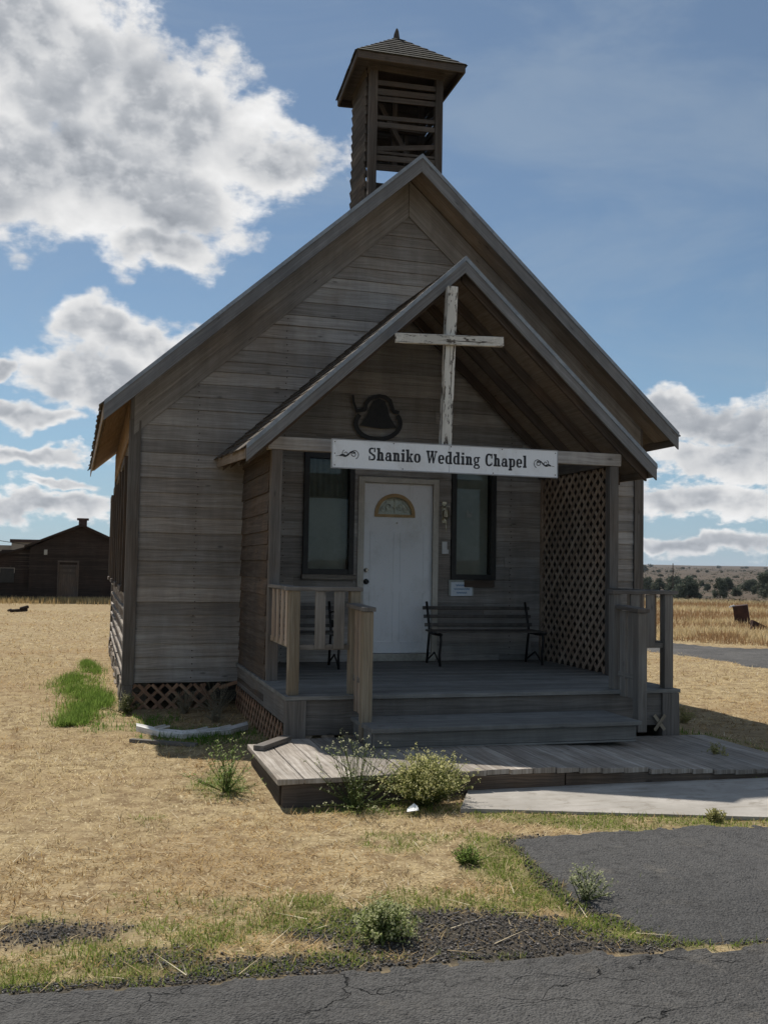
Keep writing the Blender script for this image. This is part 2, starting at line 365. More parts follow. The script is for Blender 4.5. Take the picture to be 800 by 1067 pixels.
wn = t.n('ShaderNodeTexNoise', Vector=P, Scale=.33, Detail=3., Roughness=.5).outputs[1]
wv = t.n('ShaderNodeVectorMath', {'operation': 'SCALE'}, _0=t.n('ShaderNodeVectorMath', {'operation': 'SUBTRACT'}, _0=wn, _1=(.5, .5, .5)).outputs[0], Scale=3.2).outputs[0]
PW = t.n('ShaderNodeVectorMath', {'operation': 'ADD'}, _0=P, _1=wv).outputs[0]
def deg(x, y):
    d = ray(x, y).normalized(); return (math.degrees(math.atan2(d.x, d.y)), math.degrees(math.asin(d.z)))
blobs = [(40, 45, 125, 110), (180, 125, 115, 80), (275, 165, 105, 40), (160, 205, 130, 62), (165, 262, 75, 27), (10, 175, 105, 75), (10, -50, 130, 60), (90, 175, 90, 75),
         (105, 338, 62, 30), (150, 358, 78, 32), (78, 388, 70, 32), (112, 400, 60, 42), (45, 432, 52, 14), (4, 380, 26, 12), (5, 425, 40, 14),
         (25, 474, 80, 12), (45, 528, 110, 17), (60, 505, 50, 8),
         (745, 438, 85, 30), (700, 425, 50, 20), (770, 478, 120, 26), (745, 518, 130, 24), (730, 568, 170, 11), (820, 455, 90, 45)]
dens = None
for (bx, by, rx, ry) in blobs:
    a, e = deg(bx, by); kx = 1/(rx*.0546/math.cos(R(max(e, 0)))); ky = 1/(ry*.0546)
    q = t.n('ShaderNodeVectorMath', {'operation': 'MULTIPLY'}, _0=t.n('ShaderNodeVectorMath', {'operation': 'SUBTRACT'}, _0=PW, _1=(a, e, 0)).outputs[0], _1=(kx, ky, 0)).outputs[0]
    l = t.n('ShaderNodeVectorMath', {'operation': 'LENGTH'}, _0=q).outputs['Value']; v = t.math('SUBTRACT', 1., l)
    dens = v if dens is None else t.math('MAXIMUM', dens, v)
for (a, e, rx, ry) in [(-60, 22, 26, 8), (-95, 14, 20, 5), (70, 16, 22, 6), (105, 30, 20, 9), (150, 20, 28, 8), (-140, 24, 25, 8), (-45, 8, 14, 3), (50, 8, 15, 3), (185, 12, 20, 4), (-30, 62, 20, 9), (60, 60, 30, 9)]:
    q = t.n('ShaderNodeVectorMath', {'operation': 'MULTIPLY'}, _0=t.n('ShaderNodeVectorMath', {'operation': 'SUBTRACT'}, _0=PW, _1=(a, e, 0)).outputs[0], _1=(1/rx, 1/ry, 0)).outputs[0]
    v = t.math('SUBTRACT', 1., t.n('ShaderNodeVectorMath', {'operation': 'LENGTH'}, _0=q).outputs['Value']); dens = t.math('MAXIMUM', dens, v)
PS = t.n('ShaderNodeMapping', Vector=P, Scale=(1, 1.45, 1)).outputs[0]
def cn(vec, sc_, det, ro): return t.n('ShaderNodeTexNoise', {'normalize': True}, Vector=vec, Scale=sc_, Detail=det, Roughness=ro, Distortion=.1).outputs[0]
f0 = cn(PS, .36, 9., .58)
g0 = cn(PS, .20, 4., .5); g1 = cn(t.n('ShaderNodeVectorMath', {'operation': 'ADD'}, _0=PS, _1=(-.35, 1.5, 0)).outputs[0], .20, 4., .5)
h0 = cn(PS, .75, 6., .55); h1 = cn(t.n('ShaderNodeVectorMath', {'operation': 'ADD'}, _0=PS, _1=(-.10, .35, 0)).outputs[0], .75, 6., .55)
k0 = cn(t.n('ShaderNodeMapping', Vector=P, Scale=(1, 1.9, 1)).outputs[0], 1.25, 6., .6); lowb = t.ramp(eln, 13., 3.)
raw = t.math('ADD', t.math('MAXIMUM', dens, -1.2), t.math('ADD', t.math('MULTIPLY', t.math('SUBTRACT', f0, .5), 1.35), t.math('MULTIPLY', t.math('SUBTRACT', k0, .5), t.math('ADD', .35, t.math('MULTIPLY', lowb, .8)))))
alpha = t.ramp(raw, -.04, .40)
thick = t.math('MULTIPLY', t.ramp(t.math('ADD', dens, t.math('MULTIPLY', t.math('SUBTRACT', g0, .5), 1.0)), .18, .75), t.ramp(t.math('ADD', t.math('MULTIPLY', g0, .5), t.math('MULTIPLY', h0, .5)), .38, .58, .35, 1.))
emb = t.math('ADD', t.math('MULTIPLY', t.math('SUBTRACT', g0, g1), .65), t.math('MULTIPLY', t.math('SUBTRACT', h0, h1), .22))
lum = t.math('ADD', t.math('SUBTRACT', .98, t.math('MULTIPLY', thick, .46)), emb)
lum = t.math('MAXIMUM', t.math('MINIMUM', lum, 1.10), .42)
CL = .80
ccol = t.mix(t.ramp(lum, .3, 1.), (.82*CL, .89*CL, 1.0*CL), (1.0*CL, 1.0*CL, 1.0*CL))
ccol = t.n('ShaderNodeVectorMath', {'operation': 'SCALE'}, _0=ccol, Scale=lum).outputs[0]
# thin high veil
ve = t.noise(t.mapping(P, (.05, .13, 1)), 1, 6, .6, dist=.8)
veil = t.math('ADD', t.math('MULTIPLY', t.ramp(ve, .40, .72), .30), t.math('MULTIPLY', t.ramp(eln, 8., 28.), .12))
skyc = t.n('ShaderNodeVectorMath', {'operation': 'SCALE'}, _0=sky.outputs[0], Scale=.074).outputs[0]
skyc = t.n('ShaderNodeVectorMath', {'operation': 'MULTIPLY'}, _0=skyc, _1=(.97, 1.03, 1.0)).outputs[0]
lowsky = t.ramp(eln, 14., -1., 0., .62); skyc = t.mix(lowsky, skyc, (.20, .37, .58)); mx = t.mix(veil, skyc, (.36, .43, .50)); mx = t.mix(alpha, mx, ccol)
bg = t.n('ShaderNodeBackground', Color=mx, Strength=1.0); t.t.links.new(bg.outputs[0], wout.inputs[0])
sl = bpy.data.lights.new('sun', 'SUN'); sl.energy = 4.6; sl.angle = R(.53); sl.color = (1, .95, .87)
so = bpy.data.objects.new('sun', sl); col.objects.link(so); so.rotation_euler = (-SUN).to_track_quat('-Z', 'Y').to_euler(); so.location = (0, 0, 30)
sc.view_settings.view_transform = 'Standard'; sc.view_settings.look = 'None'; sc.view_settings.gamma = 1; sc.view_settings.exposure = 0.1

# ------------------------------------------------------------------ zones on the ground (true positions)
def zp(pts): return [onZ(x, y) for x, y in pts]
ROADP = [(-300, 4.6), (-30, 4.3), (-8, 4.15), (-2, 4.06), (-.26, 4.01), (.5, 3.97), (1.18, 3.93), (1.7, 3.90), (2.07, 3.86), (2.6, 3.84), (5, 3.6), (10, 3.1), (60, -1), (300, -20), (300, -60), (-300, -6)]
PADP = zp([(534, 876), (640, 866), (800, 861)])+[(6.5, 4.75), (14, 2.8), (13, 1.9), (5, 3.64)]+zp([(800, 981), (720, 981), (680, 972), (640, 955), (600, 935), (565, 905)])
SLABP = [(2.66, 6.86), (2.40, 6.33), (3.3, 6.02), (4.3, 5.68), (6.6, 4.9), (7.0, 6.7)]
TRACKP = [(3, 33)]+zp([(697, 665.5), (730, 667.5), (765, 669.5), (800, 672)])+[(24, 15.5), (40, 4), (80, -25), (78, -28), (36, 2)]+zp([(800, 689), (760, 683.5), (730, 679), (697, 674)])+[(3, 29.5)]
GREEN = [(385, 962, 52, 22, 1.), (520, 1003, 60, 6, .5), (520, 897, 38, 26, 1.), (560, 930, 60, 14, .9), (645, 968, 62, 14, 1.), (600, 857, 105, 8, 1.1), (690, 853, 90, 9, 1.), (765, 851, 60, 7, .6), (470, 940, 110, 12, .6),
         (440, 875, 55, 12, .8), (265, 948, 130, 18, .6), (120, 1005, 150, 28, .55), (60, 1030, 90, 14, .5), (230, 942, 70, 12, .5), (95, 742, 26, 14, .5), (108, 757, 24, 6, .7), (150, 752, 40, 8, .5), (360, 1000, 60, 8, .5), (210, 985, 80, 12, .5),
         (232, 815, 30, 14, .7), (400, 838, 80, 9, .9), (215, 770, 60, 12, .8), (780, 987, 70, 6, 1.2), (700, 986, 50, 6, 1.2), (60, 960, 60, 10, .4), (130, 935, 30, 4, .6), (160, 850, 22, 7, .4), (760, 815, 60, 10, .4), (740, 775, 70, 14, .4), (650, 925, 18, 12, .5), (500, 880, 26, 14, 1.), (540, 915, 30, 12, 1.1), (590, 940, 36, 10, 1.2), (640, 962, 40, 9, 1.3), (20, 1025, 60, 16, .8), (300, 965, 60, 10, .8), (330, 940, 70, 10, .7), (160, 965, 50, 8, .6), (240, 1012, 70, 7, .6)]
GZ = []
for gx, gy, rx, ry, s in GREEN:
    cx, cy = onZ(gx, gy); d = math.hypot(cx, cy); y1 = math.hypot(*onZ(gx, gy-ry)); y2 = math.hypot(*onZ(gx, gy+ry)); rm = (y1+y2)/2/d; cx *= rm; cy *= rm; GZ.append((cx, cy, rx*d/1050, (y1-y2)/2, s))
GRAV = [(480, 976, 140, 26, 1.3), (600, 905, 40, 26, .9), (560, 880, 35, 9, .8), (640, 985, 50, 10, .7), (330, 972, 50, 12, .6), (50, 975, 70, 12, .42), (180, 1000, 60, 12, .40), (300, 1008, 120, 12, .8), (100, 1032, 130, 10, .6), (330, 880, 20, 4, .0)]
QZ = []
for gx, gy, rx, ry, s in GRAV:
    cx, cy = onZ(gx, gy); d = math.hypot(cx, cy); y1 = math.hypot(*onZ(gx, gy-ry)); y2 = math.hypot(*onZ(gx, gy+ry)); rm = (y1+y2)/2/d; cx *= rm; cy *= rm; QZ.append((cx, cy, rx*d/1050, (y1-y2)/2, s))
def zone(x, y, Z):
    a = np.zeros(np.shape(x))
    for cx, cy, rx, ry, s in Z:
        th = math.atan2(cx, cy); ca, sa = math.cos(th), math.sin(th)
        dx = x-cx; dy = y-cy; u_ = (dx*ca-dy*sa)/rx; v_ = (dx*sa+dy*ca)/ry
        a = np.maximum(a, s*np.clip(1.28-np.hypot(u_, v_), 0, 1))
    return a
def greenness(x, y): z_ = zone(x, y, GZ); return np.clip(z_*1.35+((fbm(x*4, y*4, 21)-.5)*1.7+(fbm(x*14, y*14, 22)-.5)*1.3)*(z_ > .02), 0, 1)
def gritty(x, y):
    ed = ((inpoly(x, y-.15*fbm(x*3, y*0, 7), ROADP) & ~inpoly(x, y, ROADP)) | (inpoly(x+.16*fbm(x*3, y*3, 8), y+.05, PADP) & ~inpoly(x, y, PADP)))*.55
    z_ = np.maximum(zone(x, y, QZ), ed); return np.clip(z_*2.0+(fbm(x*4, y*4, 31)-.5)*1.6*(z_ > .02), 0, 1)
def roady(x, y):
    wob = (fbm(x*2.5, y*2.5, 41)-.5)*.16+(fbm(x*12, y*12, 43)-.5)*.09+(fbm(x*40, y*40, 44)-.5)*.05
    return inpoly(x+wob, y+wob, ROADP), inpoly(x+wob, y+wob, PADP)
def sheet(name, P, m, x0, x1, y0, y1, st, dz, wobble):
    xs = np.arange(x0, x1, st); ys = np.arange(y0, y1, st); X, Y = np.meshgrid(xs, ys)
    wob = (fbm(X*2.5, Y*2.5, 41)-.5)*.16+(fbm(X*12, Y*12, 43)-.5)*.09+(fbm(X*40, Y*40, 44)-.5)*.05+((fbm(X*1.2, Y*1.2, 47)-.5)*1.1 if st > .1 else 0) if wobble else 0
    ins = inpoly(X+st/2+wob, Y+st/2+wob, P); Z = height(X, Y)+dz
    V = np.stack([X, Y, Z], -1).reshape(-1, 3); nx = len(xs)
    j, i = np.nonzero(ins[:-1, :-1]); a = j*nx+i; F = np.stack([a, a+1, a+nx+1, a+nx], 1)
    cnt = np.bincount(F.ravel(), minlength=len(V)); V[(cnt > 0) & (cnt < 4), 2] -= dz+.006
    u_, inv = np.unique(F, return_inverse=True); o = rawmesh(name, V[u_], inv.reshape(F.shape), m, smooth=True); return tag(o, kind='structure')

# ground: one sheet out to the horizon
def axis(a, b, st, g, far):
    v = list(np.arange(a, b, st)); s = st; x = v[-1]; hi = []
    while x < far: s *= g; x += s; hi.append(x)
    s = st; x = a; lo = []
    while x > -far: s *= g; x -= s; lo.append(x)
    return np.array(lo[::-1]+v+hi)
xs = axis(-3.5, 8.5, .045, 1.085, 9000); ys = axis(3.0, 12.5, .045, 1.085, 9000)
X, Y = np.meshgrid(xs, ys); Z = height(X, Y); d = np.hypot(X, Y)
Z = Z-.07*inpoly(X, Y, [(2.72, 6.83), (2.47, 6.36), (3.3, 6.07), (4.3, 5.73), (6.5, 4.98), (6.9, 6.7)]); near = (d < 20); gr = np.where(near, greenness(X, Y), 0); qr = np.where(near, gritty(X, Y), 0)
bl = sm((d-46)/26)
nx = len(xs); a = (np.arange(len(ys)-1)[:, None]*nx+np.arange(nx-1)[None, :]).ravel()
ground = rawmesh('ground', np.stack([X, Y, Z], -1).reshape(-1, 3), np.stack([a, a+1, a+nx+1, a+nx], 1), M_ground, np.stack([qr, gr, bl], -1).reshape(-1, 3), True)
tag(ground, kind='structure')
road = sheet('road', ROADP, M_road, -7, 9, -4, 5, .022, .007, True)
rd2 = sheet('road', [(-120, 4.3), (-7, 4.1), (-7, -4), (-120, -6)], M_road, -120, -6.9, -6, 5, .5, .012, False)
pad = sheet('pavement', PADP, M_pad, 1.5, 12, 1.5, 7, .022, .009, True)
track = sheet('track', TRACKP, M_track, 3, 60, -16, 34, .14, .02, True)
mb = MB(); n = len(SLABP)
topz = .014
mb.prism(SLABP, -.08, topz, f=lambda p, y: (p[0], p[1], y)); slab = mb.build('concrete_path', M_conc); tag(slab, kind='structure')

# ------------------------------------------------------------------ siding
F0 = 11.35
def subtract(rects, op):
    out = []
    for (a, b, c, d) in rects:
        x0, x1, z0, z1 = op
        if b <= x0 or a >= x1 or d <= z0 or c >= z1: out.append((a, b, c, d)); continue
        if a < x0: out.append((a, x0, c, d))
        if b > x1: out.append((x1, b, c, d))
        m0, m1 = max(a, x0), min(b, x1)
        if c < z0: out.append((m0, m1, c, z0))
        if d > z1: out.append((m0, m1, z1, d))
    return out
def siding(mb, O, U, N, z0, z1, span, ops=(), bh=.15, ragged=0., lap=.016, vary=.012, maxlen=6.5):
    O = Vector(O); U = Vector(U); N = Vector(N); z = z0; k = 0
    while z < z1-.01:
        h = min(bh*random.choice((.82, .95, 1., 1.08, 1.25)), z1-z); zt = z+h
        a0, b0 = span(z); a1, b1 = span(zt)
        if b1-a1 < .02: a1 = b1 = (a1+b1)/2
        cuts = [a0]; x = a0+random.uniform(1.5, maxlen)
        while x < b0-.5: cuts.append(x); x += random.uniform(2.2, maxlen)
        cuts.append(b0)
        for i in range(len(cuts)-1):
            ca, cb = cuts[i], cuts[i+1]; c = (random.random(), random.random(), random.random()); uo = (random.random()*50, random.random()*50)
            rects = [(ca+(.002 if i else 0), cb-(.002 if i < len(cuts)-2 else 0), z, zt)]
            for op in ops: rects = subtract(rects, op)
            ty = random.uniform(-.003, .003); tl = random.uniform(-.004, .004)
            for (ra, rb, rc, rd) in rects:
                if rb-ra < .01 or rd-rc < .008: continue
                first = abs(ra-a0) < .01; last = abs(rb-b0) < .01
                nseg = max(1, int((rb-ra)/.35)); pts = []
                for s_ in range(nseg+1):
                    f = s_/nseg; xb = ra+(rb-ra)*f; xt = xb
                    if first and s_ == 0: xt = a0+(a1-a0)*(rd-z)/h; xb = a0+(a1-a0)*(rc-z)/h
                    if last and s_ == nseg: xt = b0+(b1-b0)*(rd-z)/h; xb = b0+(b1-b0)*(rc-z)/h
                    if ragged and s_ == 0: xb += random.uniform(0, ragged); xt = xb
                    if ragged and s_ == nseg: xb -= random.uniform(0, ragged); xt = xb
                    wz = random.uniform(-.0025, .0025); wy = random.uniform(-.0015, .0015)
                    pts.append((O+U*xb+Vector((0, 0, rc+wz+.002)), O+U*xt+Vector((0, 0, rd)), wy))
                for s_ in range(nseg):
                    b_, t_, w0 = pts[s_]; b2, t2, w1 = pts[s_+1]
                    ob = lap+ty; ot = .003
                    P = [b_+N*0, b2+N*0, b_+N*(ob+w0), b2+N*(ob+w1), t_+N*0, t2+N*0, t_+N*(ot+ty+w0+tl*.3), t2+N*(ot+ty+w1+tl*.3)]
                    L = (b2-b_).length; H = (t_-b_).length; u_, v_ = uo[0]+(b_-O).dot(U), uo[1]
                    mb.face([P[2], P[3], P[7], P[6]], [(u_, v_), (u_+L, v_), (u_+L, v_+H), (u_, v_+H)], c)
                    mb.face([P[0], P[1], P[3], P[2]], [(u_, v_+.5), (u_+L, v_+.5), (u_+L, v_+.515), (u_, v_+.515)], c)
                    mb.face([P[6], P[7], P[5], P[4]], [(u_, v_+.6), (u_+L, v_+.6), (u_+L, v_+.605), (u_, v_+.605)], c)
                    if s_ == 0: mb.face([P[0], P[2], P[6], P[4]], [(u_, v_), (u_+.01, v_), (u_+.01, v_+H), (u_, v_+H)], c)
                    if s_ == nseg-1: mb.face([P[1], P[5], P[7], P[3]], [(u_, v_), (u_, v_+H), (u_+.01, v_+H), (u_+.01, v_)], c)
        z = zt
# ------------------------------------------------------------------ the chapel
chapel = thing('wooden_chapel', (3.53, F0, 0), 'small weathered grey wooden chapel with steep gable, covered porch and slatted belfry', 'chapel')
XL, XR, ZB, ZE = .40, 6.68, .29, 3.40
XC = 3.53; SL = .895; ZA = ZE+SL*(XC-XL)
YB = 18.1
def gable(z):
    if z <= ZE: return (XL, XR)
    d_ = (z-ZE)/SL; return (XL+d_, XR-d_)
DOOR = (2.98, 3.97, .55, 2.645); WL = (2.33, 2.93, 1.50, 2.90); WR = (4.13, 4.70, 1.46, 2.86)
f = MB(); siding(f, (0, F0, 0), (1, 0, 0), (0, -1, 0), ZB, ZA-.03, gable, (DOOR, WL, WR), .152)
# sheathing behind the boards, with the openings left out
def sheath(mb, rects, ops, Y0, Y1):
    for op in ops: rects = subtract(rects, op)
    for a_, b_, c_, d_ in rects: mb.box(a_, b_, Y0, Y1, c_, d_)
sheath(f, [(XL+.01, XR-.01, ZB, ZE)], (DOOR, WL, WR), F0+.002, F0+.10)
f.prism([(XL+.02, ZE+.002), (XR-.02, ZE+.002), (XC, ZA-.03)], F0+.002, F0+.10)
front = f.build('wall', W_front, chapel); front['label'] = 'front wall of grey horizontal boards'
# nail heads in rows
nb = MB()
for xn in (1.12, 2.1, 4.9, 6.0):
    z = ZB+.05
    while z < ZE+SL*min(xn-XL, XR-xn)-.1:
        x_ = xn+random.uniform(-.012, .012)
        if not any(o[0]-.05 < x_ < o[1]+.05 and o[2]-.05 < z < o[3]+.05 for o in (DOOR, WL, WR)):
            nb.tube([(x_, F0-.012, z), (x_, F0-.0185, z)], .0065, 6)
        z += .076+random.uniform(-.008, .008)
no = len(front.data.polygons)
merge_into(front, nb, M_rust)
# side walls
SW = [(F0+.75, F0+1.75, 1.32, 2.75), (F0+2.9, F0+3.9, 1.32, 2.75), (F0+5.4, F0+6.4, 1.32, 2.75), (F0+8.0, F0+9.0, 1.32, 2.75)]
def SWo(off): return [(a_-F0, b_-F0, c_, d_) for a_, b_, c_, d_ in SW]
s = MB(); siding(s, (XL, F0, 0), (0, 1, 0), (-1, 0, 0), ZB, ZE, lambda z: (.09, YB-F0), SWo(0), .152, lap=.004)
lg = MB(); z = ZB+.10
while z < 1.28:
    yy = F0+.1
    while yy < YB-.2:
        L_ = random.uniform(.8, 2.6); lg.beam((XL-.012, yy, z+random.uniform(-.012, .012)), (XL-.012, min(yy+L_, YB-.1), z+random.uniform(-.012, .012)), .03+random.uniform(0, .016), .03, (0, 0, 1)); yy += L_+.03
    z += .17
rs = [(F0+.12, YB, ZB, ZE)]
for o_ in SW: rs = subtract(rs, o_)
for a_, b_, c_, d_ in rs: s.box(XL+.002, XL+.1, a_, b_, c_, d_)
lg.build('sun_pale_ledges', W_walk, chapel)  # paler wood than the wall: sunlight on the lower board edges put into colour
s.build('wall', W_side, chapel)['label'] = 'left side wall of lapped boards'
s = MB(); siding(s, (XR, F0, 0), (0, 1, 0), (1, 0, 0), ZB, ZE, lambda z: (.09, YB-F0), (), .152)
s.box(XR-.1, XR-.002, F0+.12, YB, ZB, ZE); s.build('wall', W_front, chapel)
s = MB(); siding(s, (0, YB, 0), (1, 0, 0), (0, 1, 0), ZB, ZA-.03, gable, (), .152)
s.box(XL+.12, XR-.12, YB-.1, YB-.002, ZB, ZE); s.prism([(XL+.02, ZE+.002), (XR-.02, ZE+.002), (XC, ZA-.03)], YB-.1, YB-.002)
s.build('wall', W_front, chapel)
s = MB(); s.box(XL+.13, XR-.13, F0+.35, YB-.12, ZB+.04, ZB+.1); s.build('floor', M_dark, chapel)
s = MB(); s.box(XL+.13, XR-.13, F0+.6, F0+.63, ZB+.12, ZE-.05); s.build('inner_partition', M_dark, chapel)
# side windows with brown shutters
for o_ in SW:
    m = MB(); a_, b_, c_, d_ = o_
    m.box(XL-.045, XL+.04, a_-.09, a_, c_-.06, d_+.08); m.box(XL-.045, XL+.04, b_, b_+.09, c_-.06, d_+.08)
    m.box(XL-.05, XL+.04, a_, b_, d_, d_+.09); m.box(XL-.06, XL+.05, a_, b_, c_-.06, c_)
    wnd = m.build('window', W_dark, chapel, .003)
    m = MB(); k = a_+.01
    while k < b_-.02: m.box(XL-.012, XL+.012, k, min(k+.12, b_-.01), c_+.005, d_-.005, j=.002); k += .125
    m.build('shutter', W_dark, wnd)
# corner boards, frieze, base
for (x0, x1, y0, y1) in ((XL-.03, XL+.10, F0-.035, F0+.085), (XR-.10, XR+.03, F0-.035, F0+.085), (XL-.03, XL+.10, YB-.09, YB+.035), (XR-.10, XR+.03, YB-.09, YB+.035)):
    m = MB(); m.box(x0, x1, y0, y1, ZB-.02, 3.16, j=.003); m.build('corner_board', W_trim, chapel, .004)
def rakeboard(mb, x0, z0, x1, z1, y0, y1, h, c=None):
    """board along a slope in the XZ plane; top edge runs (x0,z0)-(x1,z1)"""
    P = []
    for k in range(8):
        x, z = ((x1, z1) if k & 1 else (x0, z0)); y = y1 if k & 2 else y0; P.append((x, y, z-(0 if k & 4 else h)))
    mb.hexa(P, c)
for x0 in (XL-.02, XR-.10):
    m = MB(); m.box(x0, x0+.12, F0-.03, F0+.08, 3.162, 3.42, j=.002); m.build('frieze_board', W_trim, chapel, .003)
for sgn in (-1, 1):
    m = MB(); xe = XL+.02 if sgn < 0 else XR-.02
    rakeboard(m, xe, ZE+.03, XC+sgn*.004, ZE+.03+SL*(abs(XC-xe)-.004), F0-.036, F0-.020, .23); rakeboard(m, xe, ZE-.202, XC+sgn*.004, ZE-.202+SL*(abs(XC-xe)-.004), F0-.036, F0-.020, .20); m.build('frieze_board', W_front, chapel)
# main roof: eaves and ridge
YF = 10.85
zr = 6.335; q_e = onY(94.5, 489, YB+.45); EL = [(.09, YF, 3.25), (q_e.x, YB+.45, q_e.z)]; RG = [(XC, YF, zr), (XC-.02, YB+.45, zr-.05)]; ER = [(6.90, YF, 3.28), (6.92, YB+.45, 3.28)]
def bil(E, G, s, t, off=0):
    e = Vector(E[0]).lerp(Vector(E[1]), t); g = Vector(G[0]).lerp(Vector(G[1]), t); p = e.lerp(g, s)
    if off:
        a_ = (g-e).normalized(); b_ = (Vector(E[1])-Vector(E[0])).normalized(); nrm = a_.cross(b_)
        if nrm.z < 0: nrm = -nrm
        p = p+nrm*off
    return p
def roofslab(mb, E, G, o0, o1, inset=0.):
    n_ = 6
    for i in range(n_):
        t0, t1 = i/n_, (i+1)/n_
        P = []
        for k in range(8):
            P.append(bil(E, G, 1 if k & 2 else 0, (t1 if k & 1 else t0), o1 if k & 4 else o0))
        mb.hexa(P)
def shingles(mb, E, G, expo=.14, wd=.14, base=.0, th=.012):
    L = (Vector(G[0])-Vector(E[0])).length; D = (Vector(E[1])-Vector(E[0])).length; n_ = int(L/expo)
    for i in range(n_+1):
        s0 = (i*expo-.03*(i == 0))/L; s1 = min(1.0, (i*expo+expo*1.25)/L); tt = -.015/D+random.uniform(-.01, .01)/D
        while tt < 1:
            w_ = wd*random.uniform(.6, 1.35)/D; t1 = min(tt+w_-.004/D, 1.01); js = random.uniform(-.022, .022)/L; P = []
            for k in range(8):
                s_ = s1 if k & 2 else s0+js; lo = base+(th*.15 if k & 2 else th*1.0); hi = lo+th
                P.append(bil(E, G, s_, (t1 if k & 1 else tt), hi if k & 4 else lo))
            mb.hexa([P[0], P[2], P[1], P[3], P[4], P[6], P[5], P[7]]); tt += w_
roof = MB(); roofslab(roof, EL, RG, -.045, 0); roofslab(roof, ER, RG, -.045, 0)
roof = roof.build('roof', W_soff, chapel)
m = MB(); shingles(m, EL, RG, .15, .15); shingles(m, ER, RG, .15, .15); tag(m.build('shingles', W_shing, roof))
def fascia(E, G, y, top, h, th, parent, m_):
    mb = MB(); a_ = bil(E, G, 0, 0); b_ = bil(E, G, 1, 0)
    rakeboard(mb, a_.x, a_.z+top, b_.x, b_.z+top, y, y+th, h); return mb.build('fascia', m_, parent, .002)
for E in (EL, ER):
    fascia(E, RG, YF-.028, .005, .185, .026, roof, W_fas)
    mb = MB(); a_ = bil(E, RG, 0, 0); b_ = bil(E, RG, 1, 0); rakeboard(mb, a_.x, a_.z+.030, b_.x, b_.z+.030, YF-.040, YF+.02, .05); mb.build('metal_edging', M_drip, roof)
    mb = MB(); P = []
    for k in range(8):
        q = bil(E, RG, 0, 1 if k & 1 else 0); q = q+Vector(((-.005 if E is EL else .005)*(1 if k & 2 else -1), 0, (.0 if k & 4 else -.13))); P.append(q)
    mb.hexa(P); mb.build('fascia', W_soff, roof)
# sloping soffit lining between rake board and wall
for E in (EL, ER):
    mb = MB(); L = (Vector(RG[0])-Vector(E[0])).length; nb_ = 5
    E2 = [(E[0][0], YF+.005, E[0][2]), (E[0][0], F0-.035, E[0][2])]; G2 = [(XC, YF+.005, zr), (XC, F0-.035, zr)]
    for i in range(4):
        P = [bil(E2, G2, (.0+.995*(k & 1)), (i+.02+.96*(1 if k & 2 else 0))/4, -.062 if not k & 4 else -.047) for k in range(8)]; mb.hexa(P)
    mb.build('soffit', W_soff, chapel)
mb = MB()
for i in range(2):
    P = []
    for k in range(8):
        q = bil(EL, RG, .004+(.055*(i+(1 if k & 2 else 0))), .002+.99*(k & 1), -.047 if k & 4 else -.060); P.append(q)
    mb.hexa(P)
mb.build('eave_soffit', W_eave_bounce, chapel)['label'] = 'tan boards under the left eave, coloured warm for light bounced off the ground'
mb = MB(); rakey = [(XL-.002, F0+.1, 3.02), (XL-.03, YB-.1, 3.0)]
mb.hexa([(XL-(.03 if k & 2 else .012), YB-.1 if k & 1 else F0+.09, 3.42 if k & 4 else 2.98) for k in range(8)]); mb.build('frieze_board', W_eave_bounce, chapel)
# base: corner post, lattice skirting
def lattice(mb, O, U, V, u1, v1, N, P=.15, wd=.036, th=.006, skip=None):
    O = Vector(O); U = Vector(U); V = Vector(V); N = Vector(N)
    for dirn, lay in ((1, 0), (-1, 1)):
        c = -v1 if dirn > 0 else 0
        end = u1 if dirn > 0 else u1+v1
        c += random.uniform(0, P)
        while c < end:
            # line: u = c + dirn*v
            vs = [0., v1]
            for ub in (0, u1):
                vs.append((ub-c)*dirn)
            lo = max(0, min((0-c)*dirn, (u1-c)*dirn)); hi = min(v1, max((0-c)*dirn, (u1-c)*dirn))
            if hi-lo > .03:
                a_ = O+U*(c+dirn*lo)+V*lo; b_ = O+U*(c+dirn*hi)+V*hi
                if not skip or not skip(c+dirn*(lo+hi)/2, (lo+hi)/2):
                    a_ = a_+N*(lay*th*1.05); b_ = b_+N*(lay*th*1.05)
                    mb.beam(a_, b_, wd*random.uniform(.93, 1.05), th, N)
            c += P
m = MB(); lattice(m, (XL+.05, F0-.01, .0), (1, 0, 0), (0, 0, 1), 1.15, .27, (0, -1, 0), skip=lambda u_, v_: u_ > .86)
m.beam((1.42, F0-.02, .22), (1.62, F0-.02, .285), .04, .008, (0, -1, 0)); m.beam((1.22, F0-.02, .27), (1.36, F0-.04, .02), .036, .006, (0, -1, 0))
m.build('lattice_skirting', W_red, chapel)['label'] = 'broken reddish lattice skirting under the front wall'
m = MB(); P = [(XL-.06, F0-.05, -.08), (XL+.05, F0-.05, -.08), (XL-.06, F0+.06, -.08), (XL+.05, F0+.06, -.08), (XL-.02, F0-.03, ZB-.02), (XL+.09, F0-.03, ZB-.02), (XL-.02, F0+.07, ZB-.02), (XL+.09, F0+.07, ZB-.02)]
m.hexa([P[0], P[4], P[1], P[5], P[2], P[6], P[3], P[7]]); m.build('foundation_post', W_trim, chapel, .004)
m = MB(); y = F0+.1
while y < YB: 
    l_ = random.uniform(.3, .5); zz = -.1
    while zz < ZB-.03: m.box(XL-.02+random.uniform(-.02, .02), XL+.25, y, y+l_-.015, zz, min(zz+.13, ZB-.02), j=.012); zz += .135
    y += l_
m.build('foundation', M_stone, chapel, .01)
